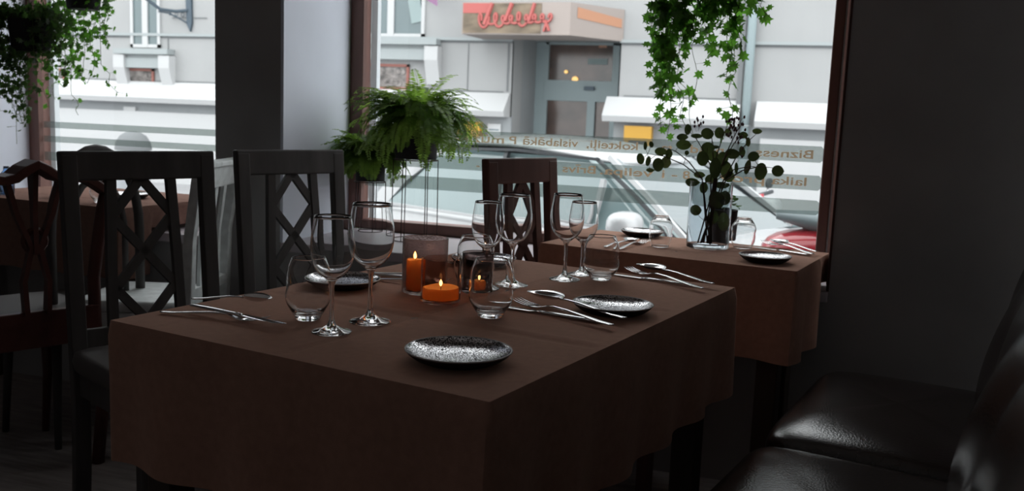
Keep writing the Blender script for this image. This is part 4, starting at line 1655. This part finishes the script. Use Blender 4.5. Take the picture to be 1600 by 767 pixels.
# small dark pot plant behind the vase
pl = at_z(1122, 376)
pp_ = thing('potted_plant', 'small plant in a dark pot standing behind the vase', 'plant', (pl.x + .012, pl.y + .035, T + .0005))
MB().lathe([(0, 0), (.036, 0), (.039, .004), (.043, .098), (.0435, .102), (.039, .102), (.037, .09), (0, .089)], 32).build('pot', 'pot_black', pp_, smooth=True, angle=40)
k = MB()
random.seed(5)
for i in range(34):
    a_ = random.uniform(0, 6.28)
    r_ = random.uniform(.005, .05)
    c_ = Vector((r_ * math.cos(a_), r_ * math.sin(a_), .105 + random.uniform(0, .035) + .02 * (1 - r_ / .05)))
    s_ = random.uniform(.007, .011)
    M3 = Matrix.Rotation(random.uniform(0, 6), 3, 'Z') @ Matrix.Rotation(random.uniform(-1.2, 1.2), 3, 'X')
    k.add([c_] + [c_ + M3 @ Vector((s_ * math.cos(t), .6 * s_ * math.sin(t), .002 * math.cos(2 * t))) for t in [q * .785 for q in range(8)]],
          [(0, q + 1, (q + 1) % 8 + 1) for q in range(8)])
k.build('leaves', 'ivy_leaf_dark', pp_, fix=False)


# ------------------------------------------------------------------ ferns on wire stands
def fern(label_p, label_s, cx_px, base_py, pot_r, pot_z0, pot_h, fr_n, L0, L1, seed, Y, wires, ring_r, bias=0.):
    random.seed(seed)
    px_ = at_y(cx_px, base_py, Y)
    x, y = px_.x, Y
    s = thing('plant_stand', label_s, 'plant stand', (x, y, SILL + .0005))
    k = MB()
    k.ring((0, 0, .003), ring_r, .0022, 40, 6)
    k.build('base_ring', 'wire', s, smooth=True)
    k = MB()
    k.ring((0, 0, pot_z0 - SILL - .004), pot_r * 1.02, .0022, 40, 6)
    k.build('top_ring', 'wire', s, smooth=True)
    for i in range(wires):
        a_ = 6.283 * i / wires + .35
        MB().tube([(ring_r * math.cos(a_), ring_r * math.sin(a_), .003), (pot_r * 1.02 * math.cos(a_), pot_r * 1.02 * math.sin(a_), pot_z0 - SILL - .004)], .002, 6).build('wire_leg', 'wire', s, smooth=True)
    f = thing('potted_fern', label_p, 'plant', (x, y, pot_z0))
    MB().lathe([(0, 0), (pot_r * .92, 0), (pot_r * .95, .003), (pot_r, pot_h), (pot_r * .93, pot_h), (pot_r * .9, pot_h - .015), (0, pot_h - .016)], 40).build('pot', 'pot_black', f, smooth=True, angle=40)
    lv, st = MB(), MB()
    for i in range(fr_n):
        a_ = random.uniform(0, 6.283)
        L_ = random.uniform(L0, L1)
        el = random.uniform(.15, 1.45) if i % 3 else random.uniform(.9, 1.5)
        r0 = random.uniform(0, pot_r * .6)
        p_ = Vector((r0 * math.cos(a_), r0 * math.sin(a_), pot_h - .01))
        n = 16
        pts = [p_.copy()]
        droop = random.uniform(1.4, 3.0)
        e = el
        aa = a_
        for j in range(n):
            e -= droop / n * (1 if j > 2 else .3)
            aa += random.uniform(-.06, .06)
            p_ = p_ + Vector((math.cos(e) * math.cos(aa), math.cos(e) * math.sin(aa), math.sin(e))) * (L_ / n)
            pts.append(p_.copy())
        if any(q.z < pot_h - .02 and math.hypot(q.x, q.y) < pot_r + .006 for q in pts[2:]):
            continue
        if any(y + q.y > YG - .012 or x + q.x < XR0 + .004 for q in pts):
            pts = [Vector((max(q.x, XR0 - x + .008), min(q.y, YG - y - .015), q.z)) for q in pts]
        st.tube(pts, [.0011 * (1 - .7 * q / n) for q in range(n + 1)], 4)
        for j in range(2, n):
            for sub in (0, .5):
                c_ = pts[j].lerp(pts[j + 1], sub) if j < n else pts[j]
                d = (pts[min(j + 1, n)] - pts[j]).normalized()
                sd = d.cross(Vector((0, 0, 1)))
                if sd.length < .05:
                    sd = Vector((1, 0, 0))
                sd.normalize()
                upn = sd.cross(d)
                t = (j + sub) / n
                wl_ = (.030 * math.sin(math.pi * min(1, t * .85 + .1)) + .004) * random.uniform(.8, 1.1)
                for sg_ in (-1, 1):
                    tip = c_ + sd * sg_ * wl_ + d * wl_ * .35 + upn * random.uniform(-.25, .15) * wl_
                    h_ = d * .0042
                    mid_ = c_.lerp(tip, .5)
                    lv.add([c_, mid_ + h_ * 1.1, tip, mid_ - h_ * 1.1], [(0, 1, 2, 3)])
    # stray fine threads below
    lv.build('fronds', 'fern_leaf', f, fix=False)
    st.build('frond_stems', 'stem_green', f)
    return f


fern('large bushy fern in a black pot on the tall wire stand by the window', 'tall black wire plant stand on the window board', 647, 362, .083, .958, .13, 330, .16, .31, 2, 3.30, 6, .088)
fern('small fern in a black pot on the low wire stand by the reveal', 'short black wire plant stand at the left end of the window board', 577, 357, .060, .858, .10, 190, .10, .20, 7, 3.36, 5, .062)


# ------------------------------------------------------------------ ivy
def ivy_leaf(mb, c_, s_, M3, lobes=5):
    pr = [(0, -.35), (.35, -.55), (.42, -.15), (.95, -.1), (.5, .25), (.55, .75), (.2, .55), (0, 1.15), (-.2, .55), (-.55, .75), (-.5, .25), (-.95, -.1), (-.42, -.15), (-.35, -.55)]
    vs_ = [c_ + M3 @ Vector((0, .0, .0)) * s_]
    for x, z in pr:
        vs_.append(c_ + M3 @ Vector((x * s_, .25 * abs(x) * s_, -z * s_)))
    n = len(pr)
    mb.add(vs_, [(0, k + 1, (k + 1) % n + 1) for k in range(n)])


def ivy(label, pot, strands, Y, sz, seed, m_, pot_r=.085, hang=True, spread=.02, dens=.022):
    random.seed(seed)
    O = Vector(pot)
    v = thing('hanging_ivy', label, 'plant', O)
    MB().lathe([(0, -.12), (pot_r * .8, -.12), (pot_r * .85, -.115), (pot_r, 0), (pot_r * .93, 0), (pot_r * .9, -.015), (0, -.016)], 32).build('pot', 'pot_black', v, smooth=True, angle=40)
    k = MB()
    for i in range(3):
        a_ = 2.1 * i + .3
        k.tube([(pot_r * .97 * math.cos(a_), pot_r * .97 * math.sin(a_), 0), (0, 0, .30)], .0012, 5)
    k.tube([(0, 0, .30), (0, 0, 2.75 - O.z)], .0015, 5)
    k.build('hanging_wire', 'wire', v)
    lv, st = MB(), MB()
    for (pa, ya, pb, yb, d_) in strands:
        a_ = at_y(pa, ya, Y) - O
        b_ = at_y(pb, yb, Y) - O
        dy = random.uniform(-.06, .06)
        start = Vector((max(-pot_r, min(pot_r, a_.x)) * .8, dy * .8, -.005))
        pts = [start, Vector((a_.x * .75 + start.x * .25, dy, max(a_.z, .03) * .5 + .03)), Vector((a_.x, dy, a_.z))]
        n = max(3, int((a_ - b_).length / .02))
        for j in range(1, n + 1):
            t = j / n
            q_ = a_.lerp(b_, t)
            pts.append(Vector((q_.x + .010 * math.sin(t * 9 + pa), dy + .012 * math.sin(t * 7 + pb), q_.z)))
        st.tube(pts, .0011, 4)
        Lt = 0
        for j in range(1, len(pts)):
            seg_ = (pts[j] - pts[j - 1]).length
            cnt = seg_ / dens * d_
            m__ = int(cnt) + (1 if random.random() < cnt - int(cnt) else 0)
            for _ in range(m__):
                p_ = pts[j - 1].lerp(pts[j], random.random())
                c_ = p_ + Vector((random.gauss(0, spread), random.gauss(0, spread), random.gauss(0, spread * .6)))
                t = j / len(pts)
                s_ = sz * random.uniform(.6, 1.15) * (1 - .25 * t)
                M3 = Matrix.Rotation(random.gauss(0, .8), 3, 'Z') @ Matrix.Rotation(random.gauss(-.3, .5), 3, 'X') @ Matrix.Rotation(random.gauss(0, .7), 3, 'Y')
                ivy_leaf(lv, c_, s_, M3)
                st.tube([p_, c_], .0006, 3)
    lv.build('leaves', m_, v, fix=False)
    st.build('vines', 'stem_green', v)
    return v


YV = 3.16
pr_ = at_y(1085, -75, YV)
ivy('ivy hanging into the main window above the vase, bright green leaves', pr_, [
    (1025, -20, 1028, 120, 1.6), (1035, -20, 1040, 160, 1.9), (1048, -20, 1045, 150, 1.9), (1058, -20, 1060, 120, 1.6), (1030, -10, 1022, 90, 1.4), (1040, 0, 1038, 205, 1.2),
    (1050, 0, 1048, 215, 1.0), (1065, 0, 1075, 62, 1.6), (1075, -20, 1085, 70, 1.4), (1092, -20, 1100, 62, 1.6), (1100, -20, 1107, 88, 1.5), (1115, -20, 1120, 40, 1.4),
    (1135, -20, 1142, 85, 1.3), (1140, 0, 1138, 130, 1.1), (1145, 100, 1134, 215, .7), (1150, -20, 1155, 85, 1.0), (1165, -20, 1185, 20, 1.5), (1180, -20, 1200, 28, 1.2),
    (1045, 100, 1085, 165, .6), (1060, 120, 1072, 200, .6), (1085, 60, 1080, 215, .12), (1120, -20, 1095, 10, 2.0), (1150, -20, 1120, 5, 2.0), (1050, -20, 1056, 60, 2.2), (1070, -20, 1068, 45, 2.2), (1085, -20, 1088, 35, 2.2), (1028, -20, 1032, 70, 1.8), (1105, -20, 1110, 40, 1.8), (1128, -20, 1130, 25, 1.8)], YV, .030, 21, 'ivy_leaf', spread=.016, dens=.019)
pl_ = at_y(48, 52, 2.92)
ivy('lower ivy in a hanging pot at the far left against the pale reveal', (pl_.x, pl_.y, pl_.z + .05), [
    (x_, 45 + 6 * math.sin(x_), x_ + random.Random(x_).uniform(-8, 8), yb_, 1.5) for x_, yb_ in
    ((-15, 140), (-5, 120), (5, 150), (12, 110), (20, 150), (28, 160), (36, 120), (44, 95), (50, 100), (56, 85), (62, 75), (68, 110), (75, 90), (80, 80), (86, 70), (30, 190))] + [
    (10, 60, 15, 225, .25), (35, 80, 42, 190, .8), (0, 60, 2, 180, .5), (85, 60, 112, 130, .8)], 2.92, .020, 33, 'ivy_leaf_dark', pot_r=.08, spread=.026, dens=.008)
pl_ = at_y(130, -8, 3.24)
ivy('upper ivy in a hanging pot in front of the left window', (pl_.x, pl_.y, pl_.z + .06), [
    (88, -10, 82, 60, 1.4), (95, -10, 92, 110, 1.4), (100, 0, 98, 130, 1.2), (105, 20, 88, 125, 1.2), (112, -10, 115, 60, 1.2), (85, 70, 75, 155, .9), (82, 100, 88, 170, .5), (155, -10, 158, 70, 1.3),
    (148, -10, 150, 80, 1.2), (162, -10, 166, 30, 1.2), (140, 20, 128, 130, 1.0), (130, 60, 138, 115, 1.2), (120, 70, 118, 120, 1.0), (150, 100, 175, 145, .5), (97, 140, 112, 180, .4),
    (170, -10, 165, 55, .9), (125, -10, 128, 25, 1.5), (75, 30, 70, 110, 1.4), (108, 60, 105, 118, 1.4)], 3.24, .021, 35, 'ivy_leaf', pot_r=.075, spread=.016, dens=.0125)

# ------------------------------------------------------------------ things on the far left table
lt = at_z(8, 318)
mb = MB().lathe([(0, 0), (.028, 0), (.03, .003), (.031, .09), (.03, .15), (.012, .19), (.012, .22), (.0105, .22), (.0105, .19), (.028, .149), (.029, .09), (.028, .006), (0, .006)], 32)
o = mb.build('water_bottle', 'blue_glass', None, smooth=True)
o.location = (-3.03, 2.90, T + .0005)
tag(o, 'short pale blue glass bottle on the table by the left window', 'bottle')
o.scale = (.9, .9, .5)
copy_tree(t0, 'stemless glass nearer the right edge of the left window table', (-2.55, 2.87, T + .0005), scale=(.95, .95, .9), group='glasses on the left window table')
copy_tree(t0, 'stemless glass beside the pale blue bottle on the left window table', (-2.80, 2.95, T + .0005), scale=(.95, .95, .9), group='glasses on the left window table')
copy_tree(p0, 'black speckled plate on the table by the left window', (-2.60, 3.08, T + .0005), scale=(.95, .95, 1), group=PG)
